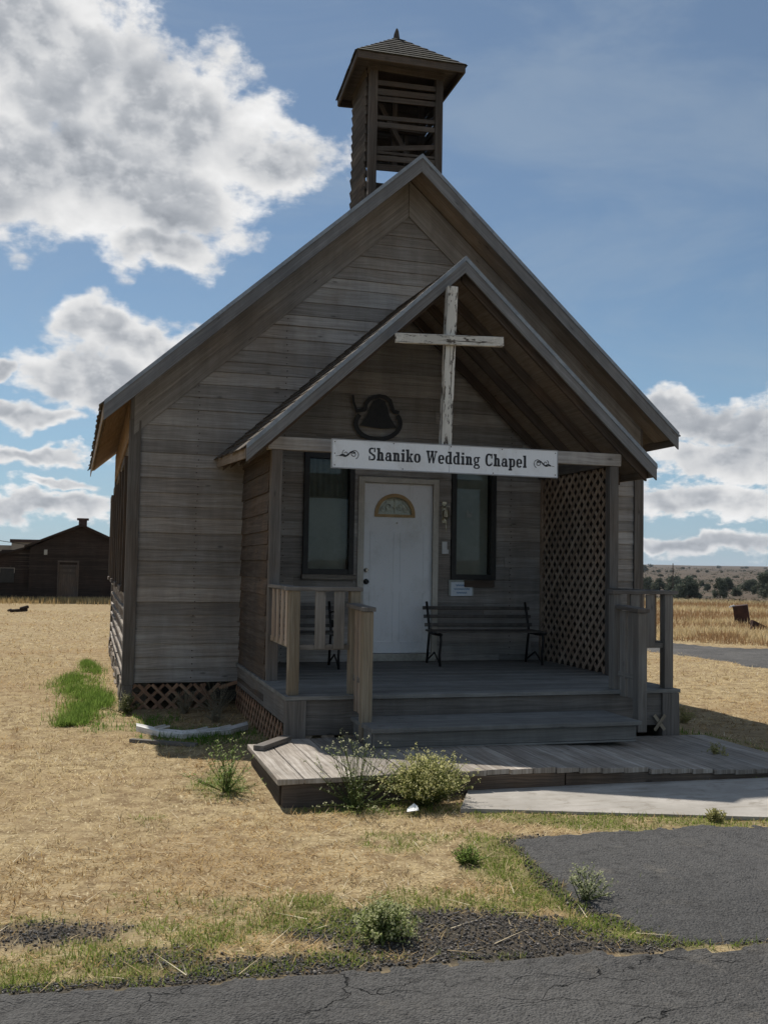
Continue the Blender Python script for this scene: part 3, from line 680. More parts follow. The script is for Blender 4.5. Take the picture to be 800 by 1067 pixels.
m = MB(); m.box(XL+.3, XR-.1, F0+.6, F0+.65, -.1, ZB); m.box(XR-.08, XR-.03, F0, YB, -.2, ZB); m.box(5.3, XR-.05, F0-.0, F0+.04, -.2, ZB); m.build('foundation_board', W_trim, chapel)

# ---- windows and door in the front wall
def window(o_, mats, curt_top=.0, sill_mat=None):
    a_, b_, c_, d_ = o_; m = MB(); w_ = .062; y0, y1 = F0-.045, F0+.06
    m.box(a_, a_+w_, y0, y1, c_, d_, j=.002); m.box(b_-w_, b_, y0, y1, c_, d_, j=.002)
    m.box(a_+w_, b_-w_, y0+.005, y1, c_, c_+w_); m.box(a_+w_, b_-w_, y0+.005, y1, d_-w_, d_)
    o = m.build('window', M_winf, chapel, .003)
    m = MB(); m.box(a_+w_, b_-w_, F0+.0, F0+.004, c_+w_, d_-w_); m.build('pane', M_glass, o)
    m = MB(); n_ = 14; x_ = a_+w_
    m.box(a_+w_, b_-w_, F0+.09, F0+.094, c_+w_, d_-w_-curt_top); m.build('blind', M_blind, o)
    if curt_top:
        m = MB(); wd = (b_-a_-2*w_)/n_
        for i in range(n_):
            q = .012*(i % 2); q2 = .012*((i+1) % 2); xx = a_+w_+i*wd
            m.face([(xx, F0+.07+q, d_-w_-curt_top-.02), (xx+wd, F0+.07+q2, d_-w_-curt_top-.02), (xx+wd, F0+.07+q2, d_-w_), (xx, F0+.07+q, d_-w_)])
        m.build('curtain', M_curt, o)
    if sill_mat:
        m = MB(); m.box(a_-.01, b_+.03, F0-.06, F0-.001, c_-.06, c_-.003, j=.003); m.build('sill', sill_mat, o, .003)
    return o
w1 = window(WL, None, .42, W_sill); w1['label'] = 'left front window with black frame and dark curtain above'
w2 = window(WR, None, .0, None); w2['label'] = 'right front window with black frame and pale blind'
m = MB(); m.box(4.30, 4.68, F0-.06, F0-.02, 1.375, 1.455, j=.004); m.build('sill', W_dark, w2, .003)
m = MB(); P0 = onY(486, 531, F0-.003); m.prism([(P0.x+a_, P0.z+b_) for a_, b_ in ((0, -.09), (.07, -.088), (.085, -.02), (.06, -.03), (.055, -.05), (.03, -.045), (.02, 0), (0, 0))], F0-.004, F0-.001)
m.build('sticker', M_curt, w2)
dx0, dx1, dz0, dz1 = 3.04, 3.91, .59, 2.585
m = MB(); m.box(DOOR[0], dx0, F0-.03, F0+.09, DOOR[2]-.03, DOOR[3]); m.box(dx1, DOOR[1], F0-.03, F0+.09, DOOR[2]-.03, DOOR[3]); m.box(dx0, dx1, F0-.03, F0+.09, dz1, DOOR[3])
m.box(DOOR[0]+.02, dx0+.012, F0-.036, F0-.0305, DOOR[2], DOOR[3]-.02); m.box(dx1-.012, DOOR[1]-.02, F0-.036, F0-.0305, DOOR[2], DOOR[3]-.02)
m.build('door_frame', M_doorf, chapel, .003)
m = MB(); m.box(dx0-.02, dx1+.02, F0-.06, F0+.09, DOOR[2]-.05, dz0-.004); m.build('door_threshold', M_steel, chapel, .003)
door = MB()
# door leaf with a half-round opening, made as a grid of strips around the fanlight
fx, fz, fr = onY(411, 535, F0+.03).x, onY(411, 536, F0+.03).z, .235
K = 24; arc = [(fx+fr*math.cos(math.pi*k/K), fz+fr*math.sin(math.pi*k/K)*.98) for k in range(K+1)]
yd0, yd1 = F0+.025, F0+.068
door.box(dx0+.003, dx1-.003, yd0, yd1, dz0, fz, c=(.5, .5, .5)); door.box(dx0+.003, fx-fr, yd0, yd1, fz, dz1-.003, c=(.5, .5, .5)); door.box(fx+fr, dx1-.003, yd0, yd1, fz, dz1-.003, c=(.5, .5, .5))
for k in range(K):
    (xa, za), (xb, zb) = arc[k], arc[k+1]; zt = dz1-.003
    door.prism([(xb, zb), (xa, za), (xa, zt), (xb, zt)], yd0, yd1)
# embossed six-panel mouldings
for (pa, pb, pc, pd) in ((.10, .40, .12, .72), (.47, .77, .12, .72), (.10, .40, .82, 1.42), (.47, .77, .82, 1.42)):
    x0, x1, z0, z1 = dx0+pa, dx0+pb, dz0+pc, dz0+pd; tk = .012
    for (ax, bx, az, bz) in ((x0, x1, z0, z0+tk), (x0, x1, z1-tk, z1), (x0, x0+tk, z0+tk, z1-tk), (x1-tk, x1, z0+tk, z1-tk)): door.box(ax, bx, yd0-.007, yd0-.0002, az, bz)
door = door.build('door', M_door, chapel); door['label'] = 'white front door with half-round window'
def arcband(mb, cx, cz, r1, r2, y0, y1, a0=0, a1=math.pi, n_=24, sy=1.):
    for k in range(n_):
        p, q = a0+(a1-a0)*k/n_, a0+(a1-a0)*(k+1)/n_
        mb.prism([(cx+r1*math.cos(p), cz+r1*math.sin(p)*sy), (cx+r2*math.cos(p), cz+r2*math.sin(p)*sy), (cx+r2*math.cos(q), cz+r2*math.sin(q)*sy), (cx+r1*math.cos(q), cz+r1*math.sin(q)*sy)], y0, y1)
m = MB(); arcband(m, fx, fz, fr-.028, fr+.014, yd0-.016, yd0-.001, sy=.98); m.box(fx-fr-.014, fx+fr+.014, yd0-.017, yd0-.001, fz-.034, fz-.001); m.build('fanlight_frame', M_gold, door)
m = MB(); m.prism(arc, yd0+.015, yd0+.018); m.build('fanlight_pane', M_frost, door)
m = MB()
def spiral(mb, cx, cz, r, a0, a1, y, th=.003, n_=18, sh=1.):
    pts = []
    for k in range(n_+1):
        a_ = a0+(a1-a0)*k/n_; rr = r*(1-.85*k/n_)**sh; pts.append((cx+rr*math.cos(a_), y, cz+rr*math.sin(a_)))
    mb.tube(pts, th, 5)
for sgn in (-1, 1):
    spiral(m, fx+sgn*.07, fz+.09, .05, 0 if sgn < 0 else math.pi, (0 if sgn < 0 else math.pi)+sgn*8, yd0+.010); spiral(m, fx+sgn*.14, fz+.05, .04, 1, 1+sgn*8, yd0+.010)
m.tube([(fx, yd0+.010, fz+.01), (fx, yd0+.010, fz+.2)], .003, 5); m.tube([(fx-.2, yd0+.010, fz+.02), (fx-.1, yd0+.010, fz+.15), (fx, yd0+.010, fz+.06), (fx+.1, yd0+.010, fz+.15), (fx+.2, yd0+.010, fz+.02)], .0025, 5)
m.build('glass_tracery', M_brass, door)
m = MB(); m.box(fx-.22, fx+.22, yd0+.022, yd0+.026, fz, fz+.225); m.build('fanlight_curtain', M_fan, door)
def knob(nm, x, z, r, mt):
    m = MB(); m.tube([(x, yd0-.001, z), (x, yd0-.01, z)], r, 16); m.tube([(x, yd0-.01, z), (x, yd0-.035, z)], r*.4, 12)
    m.tube([(x, yd0-.032, z), (x, yd0-.04, z), (x, yd0-.055, z), (x, yd0-.062, z)], r*.85, 16, r2=r*.6); return m.build(nm, mt, door)
p_ = onY(377, 606, F0); knob('door_knob', p_.x+.055, p_.z, .033, M_blackmetal); p_ = onY(377, 594, F0); knob('deadbolt', p_.x+.055, p_.z, .028, M_steel)
m = MB(); p_ = onY(414, 545, F0); m.tube([(p_.x, yd0-.001, p_.z), (p_.x, yd0-.006, p_.z)], .012, 10); m.build('peephole', M_steel, door)

# ---- porch: deck, steps, walls, posts, roof
DZ = .50; PX0, PX1, PY0, PYW = 1.60, 5.36, 8.40, 9.55
m = MB(); y = PY0-.03; 
while y < F0-.02: m.box(PX0, PX1, y, min(y+.135, F0-.02), DZ-.035, DZ+random.uniform(-.002, .002)); y += .14
m.build('porch_deck', W_deck, chapel, .003)
m = MB(); m.box(PX0+.02, PX1-.02, PY0, PY0+.04, .165, DZ-.037, j=.003); m.build('rim_board', W_trim, chapel, .003)
for x_ in (PX0+.02, PX1-.06):
    m = MB(); m.box(x_, x_+.04, PY0+.042, F0-.03, .25, DZ-.037, j=.003); m.build('rim_board', W_trim, chapel, .003)
for x_ in (PX0+.015, PX0+.105, PX1-.18, PX1-.09):
    m = MB(); m.box(x_-.01, x_+.08, PY0-.026, PY0+.05, -.05, DZ-.037, j=.003); m.build('deck_post', W_trim, chapel, .004)
m = MB(); lattice(m, (PX0+.01, PY0+.08, -.02), (0, 1, 0), (0, 0, 1), 2.8, .27, (-1, 0, 0)); m.build('lattice_skirting', W_red, chapel)['label'] = 'reddish lattice skirting under the left side of the porch'
m = MB(); lattice(m, (PX0+.2, PY0+.02, -.02), (1, 0, 0), (0, 0, 1), .45, .19, (0, -1, 0), P=.19, wd=.045)
m.build('lattice_skirting', W_lat, chapel)
m = MB(); cx_ = onY(687, 757, PY0-.03)+Vector((0, 0, .035)); 
for sgn in (-1, 1): m.beam((cx_.x-.055, PY0-.032-.004*sgn, cx_.z-sgn*.07), (cx_.x+.055, PY0-.032-.004*sgn, cx_.z+sgn*.07), .032, .007, (0, -1, 0))
m.build('cross_brace', W_rail, chapel)
# dark space under the deck is closed by its own back boards
m = MB(); m.box(PX1-.02, PX1, PY0+.1, F0-.05, -.1, .25); m.build('skirting_board', W_trim, chapel)
SX0, SX1 = 2.17, 4.56
m = MB(); m.box(SX0, SX1, 7.70, 8.02, .285, .322, j=.002); m.box(SX0, SX1, 8.03, PY0-.03, .285, .32, j=.002); m.box(SX0+.03, SX1-.03, 7.745, 7.785, .165, .283); m.box(SX0+.03, SX1-.03, 7.74, PY0-.03, .145, .163)
for x_ in (SX0+.02, SX1-.06): m.box(x_, x_+.04, 7.79, PY0-.03, .166, .283)
m.build('step', W_deck, chapel, .005)
# side walls of the porch
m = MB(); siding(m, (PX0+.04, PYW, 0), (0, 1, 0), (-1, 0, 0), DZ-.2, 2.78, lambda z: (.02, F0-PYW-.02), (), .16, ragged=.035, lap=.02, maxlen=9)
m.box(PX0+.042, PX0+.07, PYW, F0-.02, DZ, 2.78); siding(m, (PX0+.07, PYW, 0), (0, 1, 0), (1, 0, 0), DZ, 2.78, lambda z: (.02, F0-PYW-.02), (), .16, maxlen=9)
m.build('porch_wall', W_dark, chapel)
def post(name, x0, x1, y0, y1, z0, z1, mt, parent=chapel, lean=0, lab=None):
    m = MB(); P = []
    for k in range(8):
        z_ = z1 if k & 1 else z0; P.append(((x1 if k & 2 else x0)+(lean if k & 1 else 0)+random.uniform(-.002, .002), (y1 if k & 4 else y0)+random.uniform(-.002, .002), z_))
    m.hexa([P[0], P[1], P[2], P[3], P[4], P[5], P[6], P[7]]); o = m.build(name, mt, parent, .004)
    if lab: o['label'] = lab
    return o
post('porch_post', 1.635, 1.74, PYW-.05, PYW+.05, DZ, 2.70, W_trim); post('porch_post', 5.235, 5.335, PYW-.05, PYW+.05, DZ, 2.70, W_trim)
m = MB(); m.box(1.60, 5.36, PYW-.055, PYW+.045, 2.705, 2.83, j=.003); m.build('porch_beam', W_front, chapel, .004)
for x_ in (1.62, 5.25):
    m = MB(); m.box(x_, x_+.09, PYW+.05, F0-.03, 2.705, 2.82); m.build('porch_beam', W_trim, chapel, .004)
m = MB(); lattice(m, (5.30, PYW+.05, DZ+.01), (0, 1, 0), (0, 0, 1), F0-PYW-.08, 2.19, (-1, 0, 0), P=.15, wd=.043)
m.box(5.285, 5.325, PYW+.05, PYW+.08, DZ, 2.7); m.box(5.285, 5.325, F0-.07, F0-.03, DZ, 2.7); m.build('lattice_screen', W_lat, chapel)['label'] = 'tall brown diamond lattice screen on the right side of the porch'
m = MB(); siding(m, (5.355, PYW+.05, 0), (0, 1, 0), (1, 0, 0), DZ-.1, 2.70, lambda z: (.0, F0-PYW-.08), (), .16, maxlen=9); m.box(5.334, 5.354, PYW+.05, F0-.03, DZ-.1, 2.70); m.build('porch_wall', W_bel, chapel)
# porch roof
YP = 9.36; PRZ = 4.69; PS_ = (PRZ-2.64)/(3.52-1.34)
q_p = onY(227, 478, F0-.04); PE = [(1.37, YP, 2.69), (q_p.x, F0-.04, q_p.z)]; PG = [(3.52, YP, PRZ), (3.50, F0-.04, PRZ+.04)]; PR = [(5.69, YP, 2.69), (5.69, F0-.04, 2.69)]
m = MB(); roofslab(m, PE, PG, -.03, 0); roofslab(m, PR, PG, -.03, 0); proof = m.build('porch_roof', W_soff, chapel)
m = MB(); shingles(m, PE, PG, .14, .14); shingles(m, PR, PG, .14, .14); m.build('shingles', W_shing, proof)
for E in (PE, PR):
    mb = MB(); a_ = bil(E, PG, 0, 0); b_ = bil(E, PG, 1, 0); rakeboard(mb, a_.x, a_.z-.01, b_.x, b_.z-.01, YP-.027, YP-.002, .125); mb.build('fascia', W_fas, proof, .002)
    mb = MB(); rakeboard(mb, a_.x, a_.z+.035, b_.x, b_.z+.035, YP-.038, YP+.02, .05); mb.build('metal_edging', M_drip, proof)
    mb = MB(); P = [bil(E, PG, 0, 1 if k & 1 else 0)+Vector(((.008 if k & 2 else -.008), 0, -.005 if k & 4 else -.10)) for k in range(8)]; mb.hexa(P); mb.build('fascia', W_soff, proof)
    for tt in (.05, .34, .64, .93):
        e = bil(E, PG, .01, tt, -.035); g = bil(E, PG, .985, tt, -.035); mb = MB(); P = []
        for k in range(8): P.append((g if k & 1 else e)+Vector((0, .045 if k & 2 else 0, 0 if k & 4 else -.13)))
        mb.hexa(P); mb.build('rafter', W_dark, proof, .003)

# ---- railings
RT = 1.40
def cap(mb, a, b, w_=.12, h_=.035): mb.beam(a, b, w_, h_)
def rail_assembly(x_corner, x_inner, x_low, sgn, mt, lab):
    """front rail from the corner post to the inner post, side rail back to the porch post, short handrail to a low post"""
    m = MB(); y = PY0+.07; cap(m, (x_corner-sgn*.09, y, RT), (x_inner+sgn*.06, y, RT)); rail = m.build('railing', W_trim, chapel, .004); rail['label'] = lab
    post('rail_post', x_corner-.045, x_corner+.045, y-.045, y+.045, DZ, RT-.018, mt, rail)
    post('rail_post', x_inner-.045, x_inner+.045, y-.045, y+.045, DZ, RT-.018, mt, rail)
    post('rail_post', x_low-.045, x_low+.045, 8.02, 8.11, .17, 1.225, mt, rail)
    m = MB(); m.box(min(x_corner, x_inner)+.046, max(x_corner, x_inner)-.046, y-.02, y+.02, .88, .925, j=.002); m.build('lower_rail', W_railg, rail, .003)
    n_ = 2; 
    for i in range(n_):
        x_ = x_corner+(x_inner-x_corner)*(.42+.31*i if sgn > 0 else .36+.3*i); m = MB(); m.box(x_-.045, x_+.045, y-.04, y-.021, .89, RT-.02, j=.002); m.build('baluster', W_railg, rail, .002)
    m = MB(); m.beam((x_corner, y+.07, RT+.002), (x_corner, PYW-.055, RT+.002), .11, .033); m.build('side_rail', W_trim, rail, .004)
    m = MB(); m.beam((x_corner, y+.05, .91), (x_corner, PYW-.055, .91), .04, .05); m.build('lower_rail', mt, rail, .003)
    for i in range(4):
        yy = y+.2+i*.22; m = MB(); m.box(x_corner-.03, x_corner-.012, yy-.045, yy+.045, .90, RT-.02, j=.002); m.build('baluster', W_lat, rail, .002)
    m = MB(); m.beam((x_inner-sgn*.03, y-.05, 1.265), (x_low, 8.0, 1.245), .12, .035); m.build('handrail', W_trim, rail, .004)
    for i in range(2):
        yy = 8.15+i*.14; m = MB(); m.box(x_low+.0-.02, x_low+.02, yy, yy+.1, .37 if sgn > 0 else .45, 1.225, j=.002); m.build('baluster', W_lat if sgn > 0 else W_railg, rail, .002)
    m = MB(); m.box(x_low-.02, x_low+.018, 8.112, y-.046, .62, .67); m.build('lower_rail', W_railg, rail, .003)
rail_assembly(1.68, 2.21, 2.215, 1, W_rail, 'left porch railing with pale corner post and wide balusters')
rail_assembly(5.27, 4.73, 4.75, -1, W_railg, 'right porch railing with grey posts')

# ---- belfry
bel = bpy.data.objects.new('belfry', None); bel.location = (3.66-3.53, 12.3-F0, 6.2); col.objects.link(bel); bel.parent = chapel
BX0, BX1, BY0, BY1, BZT = 3.18, 4.15, 11.9, 12.72, 7.92
def roofz(x): return zr-abs(x-XC)*SL
for (x0, y0) in ((BX0, BY0), (BX1-.10, BY0), (BX0, BY1-.1), (BX1-.10, BY1-.1)):
    m = MB(); m.box(x0, x0+.10, y0, y0+.10, 5.6, BZT, j=.003); m.build('corner_post', W_bel, bel, .004)
def zsl(px): return onY(394, 20+px/4.444, BY0).z
m = MB()
for a_, b_, th_ in ((275, 310, .062), (315, 345, .075), (350, 380, .062), (440, 465, .05), (470, 500, .062), (585, 580, .06), (625, 650, .065), (665, 690, .08)):
    z0 = zsl(a_)-th_/2; 
    # right end height follows the photographed tilt, minus perspective
    z1 = onY(457, 20+b_/4.444, BY0).z-th_/2
    m.beam((BX0+.09, BY0+.03, z0), (BX1-.09, BY0+.03, z1), .02, th_, (0, 0, 1))
m.beam((BX0+.1, BY0+.03, zsl(610)), (BX1-.1, BY0+.03, onY(457, 20+640/4.444, BY0).z), .02, .03)
m.build('slats', W_bel, bel)
m = MB(); z = 6.3; zg1 = onY(403, 185, BY1-.06).z; zg2 = onY(400, 123, BY1-.06).z
while z < BZT:
    if abs(z+.04-zg1) > .12:
        if abs(z+.04-zg2) < .055:
            m.beam((BX0+.08, BY1-.06, z+.055), (BX1-.08, BY1-.06, z+.055), .02, .075)
            for xa, xb in ((BX0+.19, BX0+.30), (BX0+.36, BX0+.47), (BX0+.54, BX1-.08)): m.beam((xa, BY1-.061, z+.01), (xb, BY1-.061, z+.012), .02, .05)
        else: m.beam((BX0+.08, BY1-.06, z+.04), (BX1-.08, BY1-.06, z+.04+random.uniform(-.006, .006)), .02, .112)
    z += .1
m.build('slats', W_bel, bel)
m = MB(); z = 5.75
while z < BZT-.02:
    th_ = .12 if z > 6.65 else .16
    m.beam((BX0-.012, BY0+.11, z+.05), (BX0-.012, BY1-.01, z+.05+random.uniform(-.01, .01)), .018, th_*.93 if z > 6.6 else th_+.03, (-.22, 0, 1)); z += th_
m.build('slats', W_shing, bel)
m = MB(); z = 5.75
while z < BZT-.02:
    m.beam((BX1+.012, BY0+.11, z+.05), (BX1+.012, BY1-.01, z+.05+random.uniform(-.01, .01)), .018, .135, (.22, 0, 1)); z += .12
m.build('slats', W_bel, bel)
m = MB(); m.beam((3.40, BY0+.35, 7.55), (3.80, BY0+.30, 6.85), .06, .08, (0, -1, 0)); m.beam((3.62, BY0+.4, 7.8), (3.62, BY0+.4, 6.75), .07, .07, (0, -1, 0)); m.beam((3.8, BY0+.5, 7.3), (3.86, BY0+.5, 6.5), .05, .05, (0, -1, 0))
m.box(BX0+.1, BX1-.1, BY0+.36, BY0+.44, 7.26, 7.33); m.build('brace', W_bel, bel, .003)
m = MB(); m.box(BX0-.01, BX1+.01, BY0-.012, BY0+.02, 7.83, 7.99); m.box(BX0-.012, BX0+.02, BY0+.022, BY1, 7.83, 7.99); m.box(BX1-.02, BX1+.012, BY0+.022, BY1, 7.83, 7.99); m.box(BX0, BX1, BY1-.02, BY1+.012, 7.83, 7.99)
m.build('header_board', W_bel, bel, .003)
# pyramid roof
c1 = onY(372.8, 51.5, 11.66); c2 = onY(484, 68, 11.66); c3 = Vector((3.00, 12.86, 7.84)); c4 = Vector((4.36, 12.96, 7.95)); pk = Vector((3.63, 12.3, 8.50))
cs = [c1, c2, c4, c3]
m = MB(); m.face([c + Vector((0, 0, -.0)) for c in cs][::-1], [(0, 0), (1.3, 0), (1.3, 1.3), (0, 1.3)])
for i in range(4): m.face([cs[i], cs[(i+1) % 4], pk], [(0, 0), (1.3, 0), (.6, .8)])
for i in range(4):
    a_, b_ = cs[i], cs[(i+1) % 4]; m.beam(a_-Vector((0, 0, .045)), b_-Vector((0, 0, .045)), .025, .095)
broof = m.build('roof', W_bel, bel)
m = MB()
for i in range(4):
    a_, b_ = cs[i], cs[(i+1) % 4]; nrm = (b_-a_).cross(pk-a_).normalized(); nrm = nrm if nrm.z > 0 else -nrm; rows = 9
    for r_ in range(rows):
        s0, s1 = r_/rows-.02, min((r_+1.2)/rows, .985); A0 = a_.lerp(pk, s0); B0 = b_.lerp(pk, s0); A1 = a_.lerp(pk, s1); B1 = b_.lerp(pk, s1); wl = (B0-A0).length; tt = 0
        while tt < .999:
            t1 = min(1, tt+.09*random.uniform(.7, 1.4)/max(wl, .05)); js = random.uniform(0, .012)
            dn = (A0-A1).normalized()*js; P = []
            for k in range(8):
                q = (A1.lerp(B1, t1 if k & 2 else tt) if k & 1 else A0.lerp(B0, t1 if k & 2 else tt)+dn); P.append(q+nrm*((.026 if k & 4 else .010) if not k & 1 else (.012 if k & 4 else .002)))
            m.hexa(P); tt = t1
m.build('shingles', W_belr, broof)
m = MB(); m.tube([pk+Vector((0, 0, -.03)), pk+Vector((0, 0, .05)), pk+Vector((.005, 0, .10)), pk+Vector((.005, 0, .135))], .05, 7, r2=.012)
m.build('finial', W_bel, broof)

# ------------------------------------------------------------------ cross, bell, sign and small things on the facade
YS = 9.30
cr = thing('wooden_cross', (3.38, YS+.02, 2.8), 'tall wooden cross with flaking white paint hanging in the porch gable', 'cross')
m = MB(); a_ = onY(463.5, 468, YS+.02); b_ = onY(470.5, 299, YS+.02); m.beam(a_, b_, .105, .09, (0, -1, 0)); m.build('upright', W_cross, cr, .005)
m = MB(); a_ = onY(412, 352, YS-.05); b_ = onY(524, 356.5, YS-.05); m.beam(a_, b_, .098, .045, (0, -1, 0)); m.build('crossbar', W_cross, cr, .005)
TL, TR_, BR, BL = onY(345, 457, YS-.03), onY(580, 469.5, YS-.03), onY(580, 498.5, YS-.03), onY(345, 487.5, YS-.03)
SWd = (TR_-TL).length; SH = .5*((TL-BL).length+(TR_-BR).length)
SO = (TL+BL)/2-Vector((0, 0, SH/2)); SU = ((TR_+BR)/2-(TL+BL)/2).normalized(); SV = Vector((0, 0, 1))
sg = thing('name_sign', SO+SU*(SWd/2), 'long white board sign with black western lettering across the porch front', 'sign')
def sp(u_, v_, d_=0.): return SO+SU*u_+SV*v_-Vector((0, 1, 0))*d_
m = MB()
for (u0_, u1_) in ((0, SWd*.503), (SWd*.503+.003, SWd)):
    m.hexa([sp(u1_ if k & 1 else u0_, SH if k & 4 else 0, 0 if k & 2 else .02) for k in range(8)])
sbo = m.build('sign_board', M_sign, sg, .003)
m = MB()
for (a_, b_, c_, d_) in ((0, SWd, 0, .009), (0, SWd, SH-.009, SH), (0, .009, .0092, SH-.0092), (SWd-.009, SWd, .0092, SH-.0092)):
    m.hexa([sp(b_ if k & 1 else a_, d_ if k & 4 else c_, .0203 if k & 2 else .023) for k in range(8)])
m.build('sign_border', simple('grey_sign_edge', (.3, .31, .33), (.4, .41, .43), .5), sg)
m = MB()
for u_, v_ in ((.03, SH-.03), (.03, .03), (.03, SH/2), (SWd-.03, SH-.03), (SWd-.03, .03), (SWd*.26, SH-.02), (SWd*.51, SH-.02), (SWd*.74, SH-.02), (SWd*.3, .02), (SWd*.7, .02)):
    p = sp(u_, v_, .0235); m.tube([p, p-Vector((0, .003, 0))], .006, 8)
merge_into(sbo, m, M_rust)
# --- slab-serif western glyphs drawn from bars and bowls (unit: cap height 1)
class G_:
    def __init__(s): s.q = []
    def bar(s, x0, y0, x1, y1): s.q.append([(x0, y0), (x1, y0), (x1, y1), (x0, y1)])
    def poly(s, *p): s.q.append(list(p))
    def bowl(s, cx, cy, rx, ry, wx, wy, a0=0, a1=360, n_=22):
        for k in range(n_):
            p, q = R(a0+(a1-a0)*k/n_), R(a0+(a1-a0)*(k+1)/n_)
            o = lambda t_: (cx+rx*math.copysign(abs(math.cos(t_))**.8, math.cos(t_)), cy+ry*math.copysign(abs(math.sin(t_))**.8, math.sin(t_)))
            i = lambda t_: (cx+(rx-wx)*math.copysign(abs(math.cos(t_))**.8, math.cos(t_)), cy+(ry-wy)*math.copysign(abs(math.sin(t_))**.8, math.sin(t_)))
            s.q.append([o(p), o(q), i(q), i(p)])
S_, T_ = .225, .135      # stem and serif thickness
XH = .70
def glyph(ch):
    g = G_(); wd = .6
    if ch == 'S':
        g.bowl(.33, .74, .30, .26, .17, .12, 60, 270); g.bowl(.33, .26, .30, .26, .17, .12, -120, 90)
        g.poly((.12, .62), (.3, .62), (.56, .36), (.36, .36)); g.bar(.50, .66, .61, 1.0); g.bar(.05, 0, .16, .34); wd = .68
    elif ch in 'hn':
        top = 1. if ch == 'h' else XH
        g.bar(.07, 0, .07+S_, top); g.bar(0, 0, .34, T_); g.bar(0, top-T_, .07+S_, top); g.bowl(.36, XH-.24, .22, .24, S_*.95, .12, 0, 150); g.bar(.58-S_*.95, 0, .58, XH-.24); g.bar(.36, 0, .66, T_); wd = .68
    elif ch == 'a':
        g.bar(.34, .06, .34+S_, XH-.2); g.bowl(.31, XH-.22, .23, .22, .18, .12, 0, 165); g.bowl(.25, .2, .23, .20, .17, .1, 60, 330); g.bar(.40, 0, .63, T_); g.bar(.07, XH-.3, .2, XH-.17); wd = .64
    elif ch == 'i':
        g.bar(.07, 0, .07+S_, XH); g.bar(0, 0, .34, T_); g.bar(0, XH-T_, .07+S_, XH); g.bar(.07, .80, .07+S_, .98); wd = .36
    elif ch == 'k':
        g.bar(.07, 0, .07+S_, 1.); g.bar(0, 0, .33, T_); g.bar(0, 1-T_, .07+S_, 1.); g.poly((.25, .28), (.36, .28), (.58, XH-.05), (.46, XH-.05)); g.bar(.38, XH-T_, .64, XH); g.poly((.30, .38), (.42, .50), (.62, .06), (.42, .06)); g.bar(.37, 0, .67, T_); wd = .68
    elif ch == 'o': g.bowl(.30, XH/2, .30, XH/2+.01, S_*.95, .11, 0, 360, 36); wd = .62
    elif ch == 'W':
        g.poly((.05, .95), (.26, .95), (.36, .0), (.24, .0)); g.poly((.24, 0), (.36, 0), (.56, .8), (.46, .8)); g.poly((.44, .95), (.65, .95), (.72, 0), (.60, 0)); g.poly((.60, 0), (.72, 0), (.93, .95), (.84, .95))
        g.bar(0, 1-T_, .34, 1.); g.bar(.40, 1-T_, .70, 1.); g.bar(.77, 1-T_, 1.0, 1.); wd = 1.02
    elif ch == 'e': g.bowl(.30, XH/2, .29, XH/2+.01, S_*.9, .11, 0, 320, 34); g.bar(.12, XH/2-.05, .57, XH/2+.05); wd = .61
    elif ch == 'd': g.bar(.36, 0, .36+S_, 1.); g.bar(.24, 1-T_, .40, 1.); g.bar(.40, 0, .65, T_); g.bowl(.27, XH/2, .27, XH/2, S_*.9, .11, 60, 300, 26); wd = .67
    elif ch == 'g':
        g.bowl(.27, .44, .25, .25, .16, .10, 0, 360, 30); g.bar(.42, .58, .62, .70); g.poly((.10, .22), (.26, .24), (.22, .1), (.06, .1)); g.bar(.12, .02, .50, .13); g.bowl(.31, -.10, .29, .17, .14, .09, 0, 360, 30); wd = .63
    elif ch == 'C': g.bowl(.36, .5, .35, .51, .21, .13, 45, 315, 32); g.bar(.55, .62, .67, 1.); g.bar(.56, .1, .66, .30); wd = .72
    elif ch == 'p': g.bar(.07, -.28, .07+S_, XH); g.bar(0, -.28, .34, -.28+T_); g.bar(0, XH-T_, .2, XH); g.bowl(.37, XH/2, .26, XH/2, S_*.9, .11, -120, 120, 26); wd = .66
    elif ch == 'l': g.bar(.07, 0, .07+S_, 1.); g.bar(0, 0, .34, T_); g.bar(0, 1-T_, .07+S_, 1.); wd = .37
    return g, wd
def lettering(text, u0_, u1_, v0_, capH):
    tot = sum((glyph(c)[1]+.055) if c != ' ' else .42 for c in text); sxx = (u1_-u0_)/tot; m = MB(); u_ = u0_; lay = 0; words = [m]
    for c in text:
        if c == ' ': u_ += .42*sxx; m = MB(); words.append(m); continue
        g, wd = glyph(c)
        for q in g.q:
            lay = (lay+1) % 29; dd = .0206+.00006*lay
            pts = [(u_+x*sxx, v0_+y*capH) for x, y in q]
            ar = sum(pts[i][0]*pts[(i+1) % 4][1]-pts[(i+1) % 4][0]*pts[i][1] for i in range(4))
            if ar < 0: pts = pts[::-1]
            m.face([sp(x, y, dd) for x, y in pts])
        u_ += (wd+.055)*sxx
    return words
k_ = SWd/235.
for wd_ in lettering('Shaniko Wedding Chapel', (381-345)*k_, (546.5-345)*k_, SH*.315, SH*.44): wd_.build('lettering', M_ink, sg)
m = MB()
